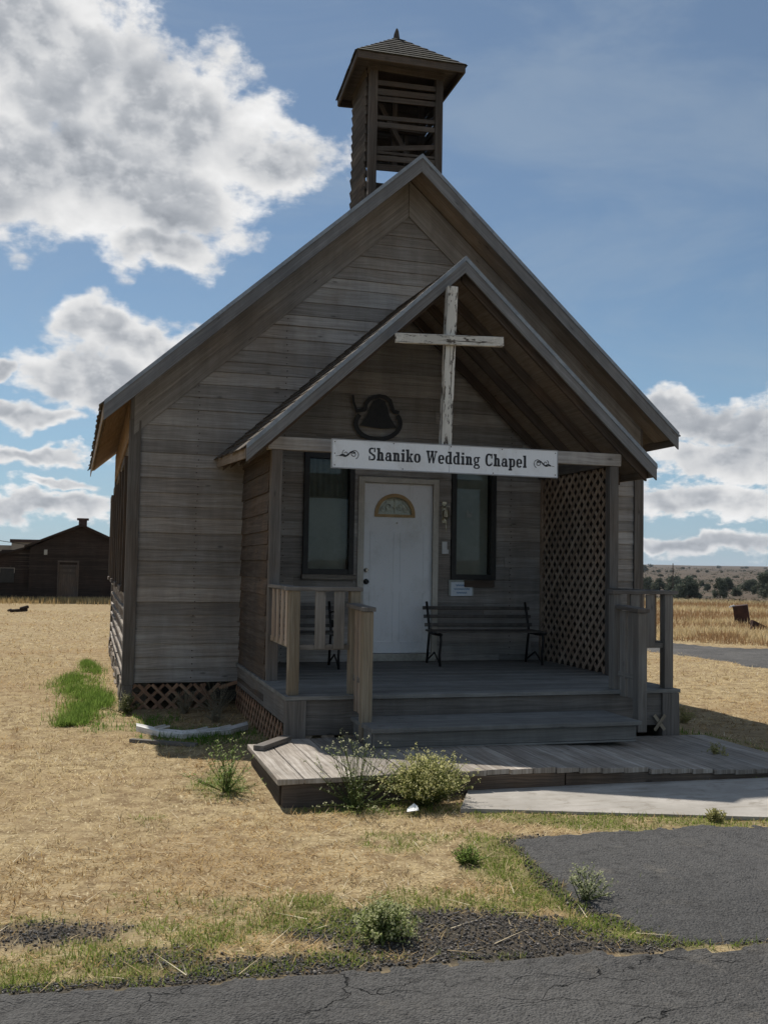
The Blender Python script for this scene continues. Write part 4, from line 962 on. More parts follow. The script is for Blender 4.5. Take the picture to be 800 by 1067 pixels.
def swirl(mb, cu, cv, sgn):
    d_ = .0215
    def pt(x, y): return sp(cu+sgn*x, cv+y, d_)
    for (ox, oy, r_, a0, a1) in ((.03, .0, .048, -1.2, 7.2), (-.055, .004, .034, 2.0, 9.4)):
        pts = [pt(ox+r_*(1-.8*i/20)*math.cos(a0+(a1-a0)*i/20), oy+r_*(1-.8*i/20)*math.sin(a0+(a1-a0)*i/20)) for i in range(21)]; mb.tube(pts, .0034, 4)
    for kk in range(2):
        pts = [pt(-.11+.15*i/14, -.022-.004*kk+.05*(i/14)**1.5+.012*math.sin(i*.75+kk)) for i in range(15)]; mb.tube(pts, .0034 if kk else .006, 4)
    pts = [pt(-.15+.10*i/8, -.026+.006*math.sin(i*.5)) for i in range(9)]; mb.tube(pts, .0018, 4)
swirl(m, (362-345)*k_+.02, SH*.5, 1); m.build('scroll_ornament', M_ink, sg); m = MB(); swirl(m, (565-345)*k_-.04, SH*.5, -1); m.build('scroll_ornament', M_ink, sg)

YW = F0-.05
bell = thing('bell_ornament', (3.18, YW, 3.09), 'flat black metal bell silhouette in its cradle, mounted above the door', 'bell ornament')
kx = 1/50.*.575
def bp(x, y): p = onY(x, y, YW); return (p.x, p.z)
q8 = lambda x, y: bp(340+x/8, 400+y/8)
m = MB(); prof = [(270, 345), (300, 320), (340, 260), (365, 190), (395, 140), (440, 125), (485, 140), (510, 200), (525, 270), (560, 330), (585, 365), (520, 372), (440, 372), (340, 355)]
m.prism([q8(*p) for p in prof][::-1], YW, YW-.006); m.build('bell_shape', M_blackmetal, bell)
def flatband(mb, pts, w_, y0, y1):
    pts = [Vector((p[0], 0, p[1])) for p in pts]
    for i in range(len(pts)-1):
        d_ = (pts[i+1]-pts[i]).normalized(); nn = Vector((-d_.z, 0, d_.x))*w_/2; a_, b_ = pts[i]-d_*w_*.15, pts[i+1]+d_*w_*.15
        mb.prism([((a_-nn).x, (a_-nn).z), ((b_-nn).x, (b_-nn).z), ((b_+nn).x, (b_+nn).z), ((a_+nn).x, (a_+nn).z)], y0-.0004*(i % 2), y1-.0004*(i % 2))
m = MB(); flatband(m, [q8(430+185*math.cos(R(a_)), 330-132*math.sin(R(a_))) for a_ in range(-212, 33, 10)], .052, YW-.001, YW-.008); m.build('cradle', M_blackmetal, bell)
m = MB(); flatband(m, [q8(*p) for p in ((255, 225), (320, 215), (330, 165), (360, 125), (400, 108), (440, 102), (490, 110), (530, 140), (545, 190), (555, 230), (600, 240))], .044, YW-.002, YW-.009); m.build('yoke', M_blackmetal, bell)
m = MB(); flatband(m, [q8(*p) for p in ((255, 235), (240, 190), (225, 150), (220, 95))], .026, YW-.003, YW-.010); m.build('lever', M_blackmetal, bell)

# wall lantern, plate, notice, cable
p = onY(463.5, 540, F0-.05); la = thing('wall_lantern', (p.x, F0-.02, p.z), 'tarnished brass ornament with hanging drop beside the right edge of the door', 'lantern')
m = MB(); m.box(p.x-.03, p.x+.03, F0-.028, F0-.019, p.z-.06, p.z+.20); m.build('back_plate', M_brass, la, .004)
m = MB(); m.tube([(p.x, F0-.03, p.z+.13), (p.x, F0-.09, p.z+.16), (p.x, F0-.10, p.z+.10)], .007, 8); spiral(m, p.x+.035, p.z+.12, .03, 0, 6, F0-.05, .005); spiral(m, p.x-.035, p.z+.12, .03, math.pi, math.pi-6, F0-.05, .005); m.build('bracket', M_brass, la)
m = MB(); m.tube([(p.x, F0-.10, p.z+.10), (p.x, F0-.10, p.z+.085), (p.x, F0-.10, p.z+.03), (p.x, F0-.10, p.z+.01)], .03, 6, r2=.045); m.tube([(p.x, F0-.10, p.z+.008), (p.x, F0-.10, p.z-.02)], .03, 8, r2=.01); m.build('lamp_body', M_brass, la)
m = MB(); m.tube([(p.x, F0-.10, p.z-.02), (p.x, F0-.10, p.z-.15)], .006, 8, r2=.009); m.build('hanging_rod', M_brass, la)
p = onY(463, 571, F0-.02); m = MB(); m.box(p.x-.035, p.x+.03, F0-.032, F0-.019, p.z-.07, p.z+.075); m.box(p.x+.032, p.x+.05, F0-.03, F0-.019, p.z-.07, p.z-.02)
pl = m.build('switch_plate', M_plate, None, .003); tag(pl, 'small white switch plate on the boards between door and right window', 'switch plate')
p = onY(481, 613, F0-.04); nt = thing('notice_board', (p.x, F0-.03, p.z-.1), 'small white notice with blue writing below the right window', 'notice')
m = MB(); m.box(p.x-.16, p.x+.155, F0-.032, F0-.021, p.z-.09, p.z+.10, j=.003); m.build('backing', M_curt, nt)
m = MB(); m.hexa([Vector((p.x-.135+.27*(k & 1), F0-.036+(.003 if k & 2 else 0), p.z-.095+.006*(k & 1)+(.165 if k & 4 else 0))) for k in range(8)]); m.build('paper', M_paper, nt)
m = MB()
for ln, (wd_, n_) in enumerate(((.15, 7), (.20, 9), (.13, 6))):
    z0 = p.z+.035-ln*.045; x_ = p.x-wd_/2
    pts = []
    for i in range(n_*8):
        f_ = i/(n_*8-1); pts.append((x_+wd_*f_, F0-.038, z0+.010*math.sin(i*1.9+ln)+.006*math.sin(i*.77)))
    m.tube(pts, .0022, 4)
m.build('handwriting', M_blueink, nt)
m = MB(); a_ = onY(369, 505, F0-.03); b_ = onY(368, 608, F0-.03); pts = [a_.lerp(b_, i/10)+Vector((.008*math.sin(i*1.3), 0, 0)) for i in range(11)]; m.tube(pts, .005, 6)
m.tube([pts[5]+Vector((-.006, 0, 0)), pts[5]+Vector((.012, -.002, 0))], .008, 6)
tag(m.build('wall_cable', M_cable), 'thin pale cable hanging down the left edge of the door frame', 'cable')

# ------------------------------------------------------------------ benches
def bench(x0, x1, yb, label, curls):
    """cast-iron ends, wooden slats, back to the chapel wall"""
    t_ = thing('porch_bench', ((x0+x1)/2, yb-.25, DZ), label, 'bench', 'iron and wood benches on the porch')
    for x in (x0+.05, x1-.05):
        m = MB(); yf = yb-.50; z0 = DZ
        m.tube([(x, yf+.02, z0), (x, yf+.04, z0+.12), (x, yf+.0, z0+.28), (x, yf+.01, z0+.36)], .014, 7)
        m.tube([(x, yb-.02, z0), (x, yb-.06, z0+.2), (x, yb-.10, z0+.37), (x, yb-.04, z0+.55), (x, yb+.02, z0+.70)], .015, 7)
        m.tube([(x, yf-.02, z0+.355), (x, yf+.2, z0+.345), (x, yb-.10, z0+.35)], .015, 7)
        m.tube([(x, yf+.02, z0+.02), (x, yf+.22, z0+.14), (x, yb-.05, z0+.04)], .010, 6)
        if not curls:
            m.build('iron_end', M_blackmetal, t_, smooth=True); continue
        arm = [(x, yb-.03, z0+.58), (x, yb-.2, z0+.60), (x, yf+.06, z0+.59)]
        for k in range(12): a_ = R(90+30*k); rr = .055*(1-.05*k); arm.append((x, yf+.05+rr*math.cos(a_), z0+.535+rr*math.sin(a_)))
        m.tube(arm, .012, 7)
        for (cy_, cz_, r_) in ((yb-.16, z0+.46, .05), (yb-.30, z0+.45, .045)):
            m.tube([(x, cy_+r_*(1-.05*k)*math.cos(R(35*k)), cz_+r_*(1-.05*k)*math.sin(R(35*k))) for k in range(15)], .007, 6)
        m.build('iron_end', M_blackmetal, t_, smooth=True)
    m = MB()
    for i in range(5): yy = yb-.50+i*.085; m.box(x0, x1, yy, yy+.065, DZ+.368, DZ+.388, j=.002)
    m.build('seat', M_bench, t_, .003)
    m = MB()
    for i in range(3): m.beam((x0, yb-.075+i*.04, DZ+.44+i*.095), (x1, yb-.075+i*.04, DZ+.44+i*.095), .018, .038, (0, .35, 1))
    m.build('backrest', M_bench, t_, .003)
bench(3.72, 5.06, 11.12, 'dark slatted bench on the porch between the door and the lattice screen', False)
bench(1.80, 2.62, 10.95, 'bench with curled iron arms behind the left porch railing', True)

# ------------------------------------------------------------------ boardwalk
bw = thing('boardwalk', (3.4, 7.5, 0), 'low sun-bleached plank boardwalk in front of the chapel steps', 'boardwalk')
x = 1.26; BW0, BW1 = 6.80, 8.34; i = 0
m = MB()
while x < 5.55:
    w_ = .19*random.uniform(.9, 1.1); zz = .155-.08*sm((x-3.0)/2.2); sk = -.30*sm((x-1.4)/1.5)
    ya, yb_ = BW0+random.uniform(-.02, .02), BW1 if x > 1.55 else 8.15
    P = []
    for k in range(8):
        X_ = x+(w_-.008 if k & 2 else 0); Y_ = yb_ if k & 1 else ya
        Z_ = zz-(0 if k & 4 else .038)+random.uniform(-.003, .003); 
        P.append((X_+(sk if not k & 1 else 0)*0, Y_, Z_))
    m.hexa(P); x += w_
m.build('planks', W_walk, bw, .004)
m = MB(); m.box(1.30, 3.4, BW0+.02, BW0+.06, -.06, .112, j=.004); m.beam((3.41, BW0+.04, .045), (5.5, BW0+.04, -.03), .04, .13); m.box(1.285, 1.325, BW0+.065, 8.12, -.06, .112, j=.004); m.build('side_board', W_dark, bw, .004)
m = MB(); m.box(1.33, 3.4, 7.5, 7.56, -.06, .10); m.build('joist', W_trim, bw); m = MB(); m.box(5.4, 5.45, BW0+.1, 8.2, -.15, .035); m.build('joist', W_trim, bw)
m = MB(); m.beam((1.30, 7.85, .176), (1.60, 8.24, .182), .09, .038); m.build('loose_board', W_trim, bw, .004)

# ------------------------------------------------------------------ log, plank, litter
m = MB()
def bent(mb, pts, w_, h_, c=None):
    uo = (random.random()*20, random.random()*20); c = c or (.6, .5, .5)
    for i in range(len(pts)-1): mb.beam(Vector(pts[i]), Vector(pts[i+1])+(Vector(pts[i+1])-Vector(pts[i]))*.01, w_*random.uniform(.9, 1.1), h_*random.uniform(.9, 1.1), c=c)
lp = [Vector((*onZ(x_, y_, .05), z_)) for x_, y_, z_ in ((142, 756, .045), (165, 761, .04), (190, 763, .035), (215, 761, .035), (240, 759, .04), (258, 755, .05))]
mb = MB()
for i in range(len(lp)-1):
    a_, b_ = lp[i], lp[i+1]; wa, wb_ = (.025, .045, .045, .04, .04, .035)[i], (.025, .045, .045, .04, .04, .035)[i+1]; mb.hexa([(b_ if k & 1 else a_)+Vector((0, (1 if k & 2 else -1)*(wb_ if k & 1 else wa), (.004 if k & 4 else -.05)+(.02 if k & 2 else 0))) for k in range(8)], c=(.8, .5, .3), uo=(i*.35, 2.))
for i in range(4): q = lp[i].lerp(lp[i+1], random.random()); mb.beam(q+Vector((0, -.02, .03)), q+Vector((.10, .0, .045)), .02, .012, c=(.4, .5, .3))
tag(mb.build('bleached_plank', W_log), 'long curved sun-bleached plank lying before the lattice skirting', 'plank')
mb = MB(); a_ = Vector((*onZ(136, 774), .02)); b_ = Vector((*onZ(205, 779), .02)); mb.beam(a_, b_, .05, .03); tag(mb.build('ground_plank', W_trim), 'thin dark stick of wood lying in the straw before the bleached plank', 'stick')
p = Vector((*onZ(429, 847), .012)); mb = MB(); mb.face([p+Vector((-.04, -.02, 0)), p+Vector((.035, -.035, .01)), p+Vector((.05, .03, .02)), p+Vector((-.02, .035, .008))]); mb.face([p+Vector((-.02, .035, .008)), p+Vector((.05, .03, .02)), p+Vector((.03, .05, .035))])
o = mb.build('paper_scrap', M_white); sdf = o.modifiers.new('s', 'SOLIDIFY'); sdf.thickness = .002; tag(o, 'scrap of white paper in the grass before the round bush', 'litter')
p = Vector((*onZ(20, 638), .02)); mb = MB(); mb.beam(p+Vector((-.28, 0, .02)), p+Vector((.24, .1, .05)), .10, .09); mb.beam(p+Vector((.02, 0, .08)), p+Vector((.26, .1, .15)), .12, .1); mb.beam(p+Vector((-.22, 0, .06)), p+Vector((-.34, .1, .02)), .08, .07)
tag(mb.build('fallen_stump', W_house, None, .03), 'small dark stump on the straw before the brown house', 'stump')

# ------------------------------------------------------------------ far house on the left
hy = 41.5; HX = -.36
hs = thing('brown_house', (-1, hy, 0), 'dark brown wooden house with low gable, chimney and lean-to, far left', 'house')
hx0, hx1 = -2.35, 1.55
m = MB(); siding(m, (0, hy, 0), (1, 0, 0), (0, -1, 0), -.1, 3.0, lambda z: (hx0+.1, hx1-.1) if z < 2.12 else (HX-(3.0-z)*2.1, HX+(3.0-z)*2.1), ((-1.18, -.42, -.1, 1.5), ), .16)
m.box(hx0+.11, hx1-.11, hy+.01, hy+6, -.3, 2.1); m.prism([(hx0+.12, 2.1), (hx1-.12, 2.1), (HX, 2.98)], hy+.01, hy+6); m.build('wall', W_house, hs)
m = MB(); siding(m, (0, hy+.3, 0), (1, 0, 0), (0, -1, 0), -.1, 2.0, lambda z: (-6.2, -2.25) if z < 1.15 else (-6.2+(z-1.15)*3.6, -2.25), ((-3.35, -2.8, .7, 1.3),), .16); m.box(-6.1, -2.3, hy+.42, hy+5, -.3, 1.05)
m.build('lean_to_wall', W_house, hs)
m = MB(); rakeboard(m, hx0-.1, 2.17, HX, 3.07, hy-.25, hy+6.2, .09); rakeboard(m, hx1+.1, 2.17, HX, 3.07, hy-.25, hy+6.2, .09); 
rf = m.build('roof', W_house, hs)
m = MB(); rakeboard(m, -6.4, .98, hx0-.05, 2.13, hy+.05, hy+5.2, .07); m.build('lean_to_roof', W_house, hs)
m = MB(); m.box(HX-.13, HX+.2, hy+2, hy+2.35, 2.7, 3.30); m.box(HX-.2, HX+.27, hy+1.95, hy+2.4, 3.30, 3.38); m.build('chimney', M_brick, rf)
m = MB(); m.box(-1.13, -.47, hy-.0, hy+.03, 0, 1.45); 
for z_ in (1.08, 1.28): m.box(-1.1, -.5, hy-.03, hy-.001, z_, z_+.1)
dr = m.build('door', W_dark, hs); m = MB(); m.box(-1.2, -1.13, hy-.05, hy+.02, 0, 1.55); m.box(-.47, -.4, hy-.05, hy+.02, 0, 1.55); m.box(-1.2, -.4, hy-.052, hy+.02, 1.552, 1.62); m.build('door_frame', W_dark, hs)
m = MB(); m.box(-3.33, -2.82, hy+.26, hy+.29, .72, 1.28); m.build('window', M_winf, hs)
m = MB(); m.box(-1.72, -1.6, hy-.12, hy-.02, 1.83, 2.03); m.build('lamp', M_steel, hs)
fb = thing('distant_building', (-8, 75, 0), 'pale tan flat-roofed building peeking over the brown house', 'building')
zb = float(height(-6., 75.)); A = onY(12, 567, 75); B = onY(41, 565, 75); C_ = onY(3, 568, 75)
m = MB(); m.box(A.x, B.x+4, 75, 83, zb-1, A.z+.15); m.box(C_.x-8, A.x-.01, 75.5, 83, zb-1, C_.z); m.build('wall', M_tan, fb)
m = MB(); m.box(A.x-.1, B.x+4.1, 74.8, 83.2, A.z+.16, A.z+.35); m.build('roof', M_brick, fb)
m = MB(); a_ = onY(-60, 553, 60); b_ = onY(120, 577, 60)
m.tube([a_.lerp(b_, i/12)-Vector((0, 0, .5*math.sin(math.pi*i/12)*.3)) for i in range(13)], .018, 5); tag(m.build('power_line', M_blackmetal), 'thin dark power line crossing the sky over the brown house', 'wire')

# ------------------------------------------------------------------ rusty box on the right
bx, by = onZ(774, 650); bz = float(height(bx, by))
rb = thing('rusty_bin', (bx, by, bz), 'tilted dark rusty steel box standing in golden grass right of the chapel', 'rusty box')
rb.rotation_euler = (R(3), R(-8), R(-38)); rb.location.z = bz-.02
def local(mbf):    # geometry written around the bin's own origin
    mb = MB(); mbf(mb); off = wloc(rb); mb.v = [(a_[0]+off.x, a_[1]+off.y, a_[2]+off.z) for a_ in mb.v]; return mb
def shell(mb):
    for (x0, x1, y0, y1) in ((-.22, .22, -.22, -.205), (-.22, .22, .205, .22), (-.22, -.205, -.204, .204), (.205, .22, -.204, .204)): mb.box(x0, x1, y0, y1, .02, .60, j=.006)
local(shell).build('shell', M_rust, rb)
def lid(mb): mb.box(-.23, .21, -.23, .23, .61, .625, j=.008)
local(lid).build('lid', M_rust, rb)
def legs_(mb):
    mb.box(-.20, .20, -.20, .20, .03, .045)
local(legs_).build('bottom', M_rust, rb)
def scrap(mb): mb.hexa([Vector((-.32+.16*(k & 1), -.2+(.05 if k & 2 else 0), .59+(.05 if k & 4 else 0)+.03*(k & 1))) for k in range(8)])
local(scrap).build('bent_flap', M_sign, rb)
x_, y_ = onZ(791, 655); z_ = float(height(x_, y_)); mb = MB(); mb.prism([(x_-.25, z_), (x_+.45, z_), (x_-.2, z_+.28)], y_, y_+.12); tag(mb.build('scrap_metal', M_rust), 'low rusty triangular scrap in the grass right of the rusty box', 'scrap metal')

# ------------------------------------------------------------------ vegetation
def blades(pos, hgt, wid, lean, colr, az=None, curve=.3, seg=2):
    """curved grass blades: returns V, F, C"""
    n_ = len(pos); az = RNG.uniform(0, 2*np.pi, n_) if az is None else az
    dx, dy = np.cos(az), np.sin(az); fx_, fy_ = -dy, dx; V = []; C = []
    for k in range(seg+1):
        t_ = k/seg; out = hgt*np.sin(lean)*(t_+curve*t_*t_)/(1+curve); upz = hgt*np.cos(lean)*(t_-curve*.35*t_*t_); w_ = wid*(1-t_)**.7*.5
        cx = pos[:, 0]+dx*out; cy = pos[:, 1]+dy*out; cz = pos[:, 2]+upz
        if k < seg:
            V.append(np.stack([cx-fx_*w_, cy-fy_*w_, cz], 1)); V.append(np.stack([cx+fx_*w_, cy+fy_*w_, cz], 1))
        else: V.append(np.stack([cx, cy, cz], 1))
    m_ = 2*seg+1; V = np.stack(V, 1).reshape(-1, 3); b = np.arange(n_)*m_; F = []
    for k in range(seg-1):
        F.append(np.stack([b+2*k, b+2*k+1, b+2*k+3], 1)); F.append(np.stack([b+2*k, b+2*k+3, b+2*k+2], 1))
    k = seg-1; F.append(np.stack([b+2*k, b+2*k+1, b+2*k+2], 1))
    return V, np.concatenate(F), np.repeat(colr, m_, 0)
def wedge(n_, r0_, r1_, a0, a1, p=0.):
    """points round the viewpoint, denser near; a in degrees from +Y towards +X"""
    r = r0_*np.exp(RNG.random(n_)*math.log(r1_/r0_)); a_ = np.radians(RNG.uniform(a0, a1, n_)); return np.stack([r*np.sin(a_), r*np.cos(a_)], 1)
def blocked(x, y):
    b = (x > XL-.02) & (x < XR+.05) & (y > F0-.02) & (y < YB+.1)
    b |= (x > PX0) & (x < PX1) & (y > PY0-.05) & (y < F0); b |= (x > 1.24) & (x < 5.55) & (y > BW0-.01) & (y < 8.4)
    b |= inpoly(x, y, SLABP); b |= inpoly(x, y, TRACKP); b |= (x > hx0-4) & (x < hx1) & (y > hy+.2) & (y < hy+6)
    return b
def r_gold(x, y):
    return (inpoly(x, y, zp([(560, 657), (697, 664), (800, 670)])+[(26, 16), (60, -2), (120, 30), (60, 120), (10, 110)]))
def mixc(a_, b_, f_): return np.asarray(a_)[None]*(1-f_[:, None])+np.asarray(b_)[None]*f_[:, None]
# short dry straw over the yard
p = wedge(300000, 2.9, 34, -22, 58); x, y = p[:, 0], p[:, 1]; g_ = greenness(x, y); q_ = gritty(x, y); ra, rb_ = roady(x, y)
patch = .6*fbm(x*1.1, y*1.1, 55)+.4*fbm(x*4, y*4, 58); keep = ~blocked(x, y) & ~inpoly(x, y, ROADP) & ~(ra | rb_) & (RNG.random(len(x)) < np.clip((patch-.24)*3.0, .12, 1.)*(1-.75*g_)*(1-.88*q_)); p = p[keep]; x, y = p[:, 0], p[:, 1]; r = np.hypot(x, y); n_ = len(p)
pos = np.stack([x, y, height(x, y)-.002], 1); f_ = RNG.random(n_)
c = mixc((.42, .31, .145), (.76, .62, .36), f_); c = np.where((RNG.random(n_) < .22)[:, None], mixc((.20, .13, .065), (.30, .2, .1), f_), c); c = np.where((RNG.random(n_) < .06)[:, None], np.array([[.72, .64, .48]]), c); pv = fbm(x*.7, y*1.1, 57)[:, None]; c = c*(.62+.7*pv)*np.where(pv < .45, np.array([[1.05, .93, .80]]), 1.)
V, F_, C = blades(pos, RNG.uniform(.02, .065, n_)*(1+.05*r), (.0016+.00042*r)*RNG.uniform(.7, 1.4, n_), RNG.uniform(.9, 1.5, n_), c, curve=.2)
tag(rawmesh('dry_grass', V, F_, M_straw, C), 'short pale straw covering the yard round the chapel', 'dry grass', kind='stuff')
ps = wedge(420, 3.3, 16, -20, 50); x, y = ps[:, 0], ps[:, 1]; ra, rb_ = roady(x, y); ps = ps[~blocked(x, y) & ~ra & ~rb_]; x, y = ps[:, 0], ps[:, 1]; n_ = len(ps)
V, F_, C = blades(np.stack([x, y, height(x, y)+.012], 1), RNG.uniform(.08, .24, n_), np.full(n_, .006), RNG.uniform(1.40, 1.55, n_), mixc((.40, .30, .17), (.74, .66, .48), RNG.random(n_)), curve=.1)
tag(rawmesh('fallen_stalks', V, F_, M_straw, C), 'long pale stalks lying loose over the yard', 'dry grass', kind='stuff')
# upright dry tufts, sparse
p = wedge(1500, 3.4, 30, -22, 55); x, y = p[:, 0], p[:, 1]; ra, rb_ = roady(x, y); keep = ~blocked(x, y) & ~(ra | rb_) & (fbm(x*1.1, y*1.1, 77) > .5); p = p[keep]
p = np.repeat(p, 9, 0)+RNG.normal(0, .03, (len(p)*9, 2)); x, y = p[:, 0], p[:, 1]; keep = ~blocked(x, y); p = p[keep]; x, y = p[:, 0], p[:, 1]; r = np.hypot(x, y); n_ = len(p)
c = mixc((.30, .20, .09), (.55, .43, .24), RNG.random(n_)); V, F_, C = blades(np.stack([x, y, height(x, y)], 1), RNG.uniform(.03, .09, n_), (.002+.0004*r), RNG.uniform(.2, 1.4, n_), c, curve=.8)
tag(rawmesh('dry_tufts', V, F_, M_straw, C), 'scattered upright tufts of dead grass in the yard', 'dry grass', kind='stuff')
# green grass patches
p = wedge(700000, 2.9, 14.5, -22, 52); x, y = p[:, 0], p[:, 1]; g_ = greenness(x, y); ra, rb_ = roady(x, y); keep = ~blocked(x, y) & (RNG.random(len(x)) < g_**1.3*.62) & ~((ra | rb_) & (RNG.random(len(x)) > .02)); p = p[keep]; g_ = g_[keep]; x, y = p[:, 0], p[:, 1]; r = np.hypot(x, y); n_ = len(p)
tall = fbm(x*6, y*6, 61); c = mixc((.13, .185, .035), (.31, .38, .09), RNG.random(n_)); dry = RNG.random(n_) < .2; c = np.where(dry[:, None], mixc((.32, .28, .11), (.5, .42, .22), RNG.random(n_)), c)
far_ = (y > 9)[:, None]; c = np.where(far_, mixc((.06, .15, .02), (.16, .29, .04), RNG.random(n_)), c)
V, F_, C = blades(np.stack([x, y, height(x, y)-.002], 1), RNG.uniform(.02, .055, n_)*(.6+tall*.9)*np.where(y > 9, 1.9, 1.), (.0022+.0004*r)*RNG.uniform(.8, 1.4, n_), RNG.uniform(.1, 1.45, n_), c, curve=.8)
n2 = 30000; v2 = RNG.random(n2)**1.25; y2 = 10.3+6.2*v2; cx2 = -.02-.004*(y2-10)+.10*np.sin(y2*1.7); hw2 = .07+.25*np.sin(np.pi*np.clip(v2*.9+.12, 0, 1))
x2 = cx2+hw2*RNG.normal(0, .48, n2); cl2 = fbm(x2*4, y2*3, 19); k2 = (RNG.random(n2) < cl2*1.6-.42) & (x2 < .33); x2, y2, cl2 = x2[k2], y2[k2], cl2[k2]; n2 = len(x2)
V2, F2, C2 = blades(np.stack([x2, y2, height(x2, y2)-.002], 1), RNG.uniform(.05, .17, n2)*(.4+cl2), RNG.uniform(.005, .009, n2), RNG.uniform(.1, 1.3, n2), mixc((.10, .17, .03), (.25, .35, .08), RNG.random(n2)), curve=.6)
F_ = np.concatenate([F_, F2+len(V)]); V = np.concatenate([V, V2]); C = np.concatenate([C, C2])
tag(rawmesh('green_grass', V, F_, M_leaf, C), 'patches of low green grass and weeds along the pavement edges', 'grass', kind='stuff')
# tall golden grass beyond the track
pr = wedge(170000, 20, 85, 12, 62); x, y = pr[:, 0], pr[:, 1]; keep = ~blocked(x, y) & (r_gold(x, y)) & (RNG.random(len(x)) < .25+1.2*fbm(x*.35, y*.35, 71)); pr = pr[keep]; x, y = pr[:, 0], pr[:, 1]; r = np.hypot(x, y); n_ = len(pr)
band = fbm(x*.08, y*.22, 81); c = mixc((.46, .35, .18), (.70, .57, .35), RNG.random(n_)); c = np.where((band+.14*(r > 36) > .56)[:, None], mixc((.27, .16, .085), (.40, .27, .14), RNG.random(n_)), c)
V, F_, C = blades(np.stack([x, y, height(x, y)], 1), RNG.uniform(.10, .30, n_), .006+.00045*r, RNG.uniform(.1, 1.0, n_), c)
tag(rawmesh('golden_grass', V, F_, M_straw, C), 'tall golden grass in the field beyond the gravel track', 'tall grass', kind='stuff')
pl_ = np.stack([RNG.uniform(-9, 1.2, 7000), hy-.1-np.abs(RNG.normal(0, 1.0, 7000))], 1); x, y = pl_[:, 0], pl_[:, 1]; n_ = 7000; c = mixc((.36, .25, .11), (.58, .45, .24), RNG.random(n_))
V, F_, C = blades(np.stack([x, y, height(x, y)], 1), RNG.uniform(.10, .30, n_), np.full(n_, .03), RNG.uniform(0, .5, n_), c)
tag(rawmesh('house_grass', V, F_, M_straw, C), 'strip of tall dry grass along the foot of the brown house', 'tall grass', kind='stuff')
# gravel
ico_v = []
ph = (1+5**.5)/2
for a_, b_ in ((-1, ph), (1, ph), (-1, -ph), (1, -ph)): ico_v.append((a_, b_, 0))
for a_, b_ in ((-1, ph), (1, ph), (-1, -ph), (1, -ph)): ico_v.append((0, a_, b_))
for a_, b_ in ((-1, ph), (1, ph), (-1, -ph), (1, -ph)): ico_v.append((b_, 0, a_))
ico_v = np.array(ico_v)/1.9
ico_f = np.array([(0, 11, 5), (0, 5, 1), (0, 1, 7), (0, 7, 10), (0, 10, 11), (1, 5, 9), (5, 11, 4), (11, 10, 2), (10, 7, 6), (7, 1, 8), (3, 9, 4), (3, 4, 2), (3, 2, 6), (3, 6, 8), (3, 8, 9), (4, 9, 5), (2, 4, 11), (6, 2, 10), (8, 6, 7), (9, 8, 1)])
def stones(p, size, colr, flat=.6, dz=0.):
    n_ = len(p); V = ico_v[None]*(1+RNG.uniform(-.28, .28, (n_, 12, 1))); V = V*size[:, None, None]*RNG.uniform(.7, 1.3, (n_, 1, 3)); V[:, :, 2] *= flat
    a_ = RNG.uniform(0, 6.28, n_); ca, sa = np.cos(a_)[:, None], np.sin(a_)[:, None]; X_ = V[:, :, 0]*ca-V[:, :, 1]*sa; Y_ = V[:, :, 0]*sa+V[:, :, 1]*ca
    V = np.stack([X_+p[:, 0:1], Y_+p[:, 1:2], V[:, :, 2]+height(p[:, 0], p[:, 1])[:, None]+size[:, None]*.25+dz], 2).reshape(-1, 3)
    F_ = (ico_f[None]+(np.arange(n_)*12)[:, None, None]).reshape(-1, 3); return V, F_, np.repeat(colr, 12, 0)
p = wedge(300000, 2.9, 8, -20, 48); x, y = p[:, 0], p[:, 1]; q_ = gritty(x, y); ra, rb_ = roady(x, y); keep = ~blocked(x, y) & (((RNG.random(len(x)) < q_*.9) & ~ra & ~rb_) | (RNG.random(len(x)) < .007) & (ra | rb_)); p = p[keep]; n_ = len(p)
c = mixc((.04, .037, .036), (.12, .11, .10), RNG.random(n_)); c = np.where((RNG.random(n_) < .14)[:, None], mixc((.14, .12, .10), (.28, .25, .22), RNG.random(n_)), c)
V, F_, C = stones(p, .0018+.0056*RNG.random(n_)**2.6, c, dz=.004); tag(rawmesh('loose_gravel', V, F_, M_grav, C), 'loose dark gravel scattered beside the asphalt', 'gravel', kind='stuff')

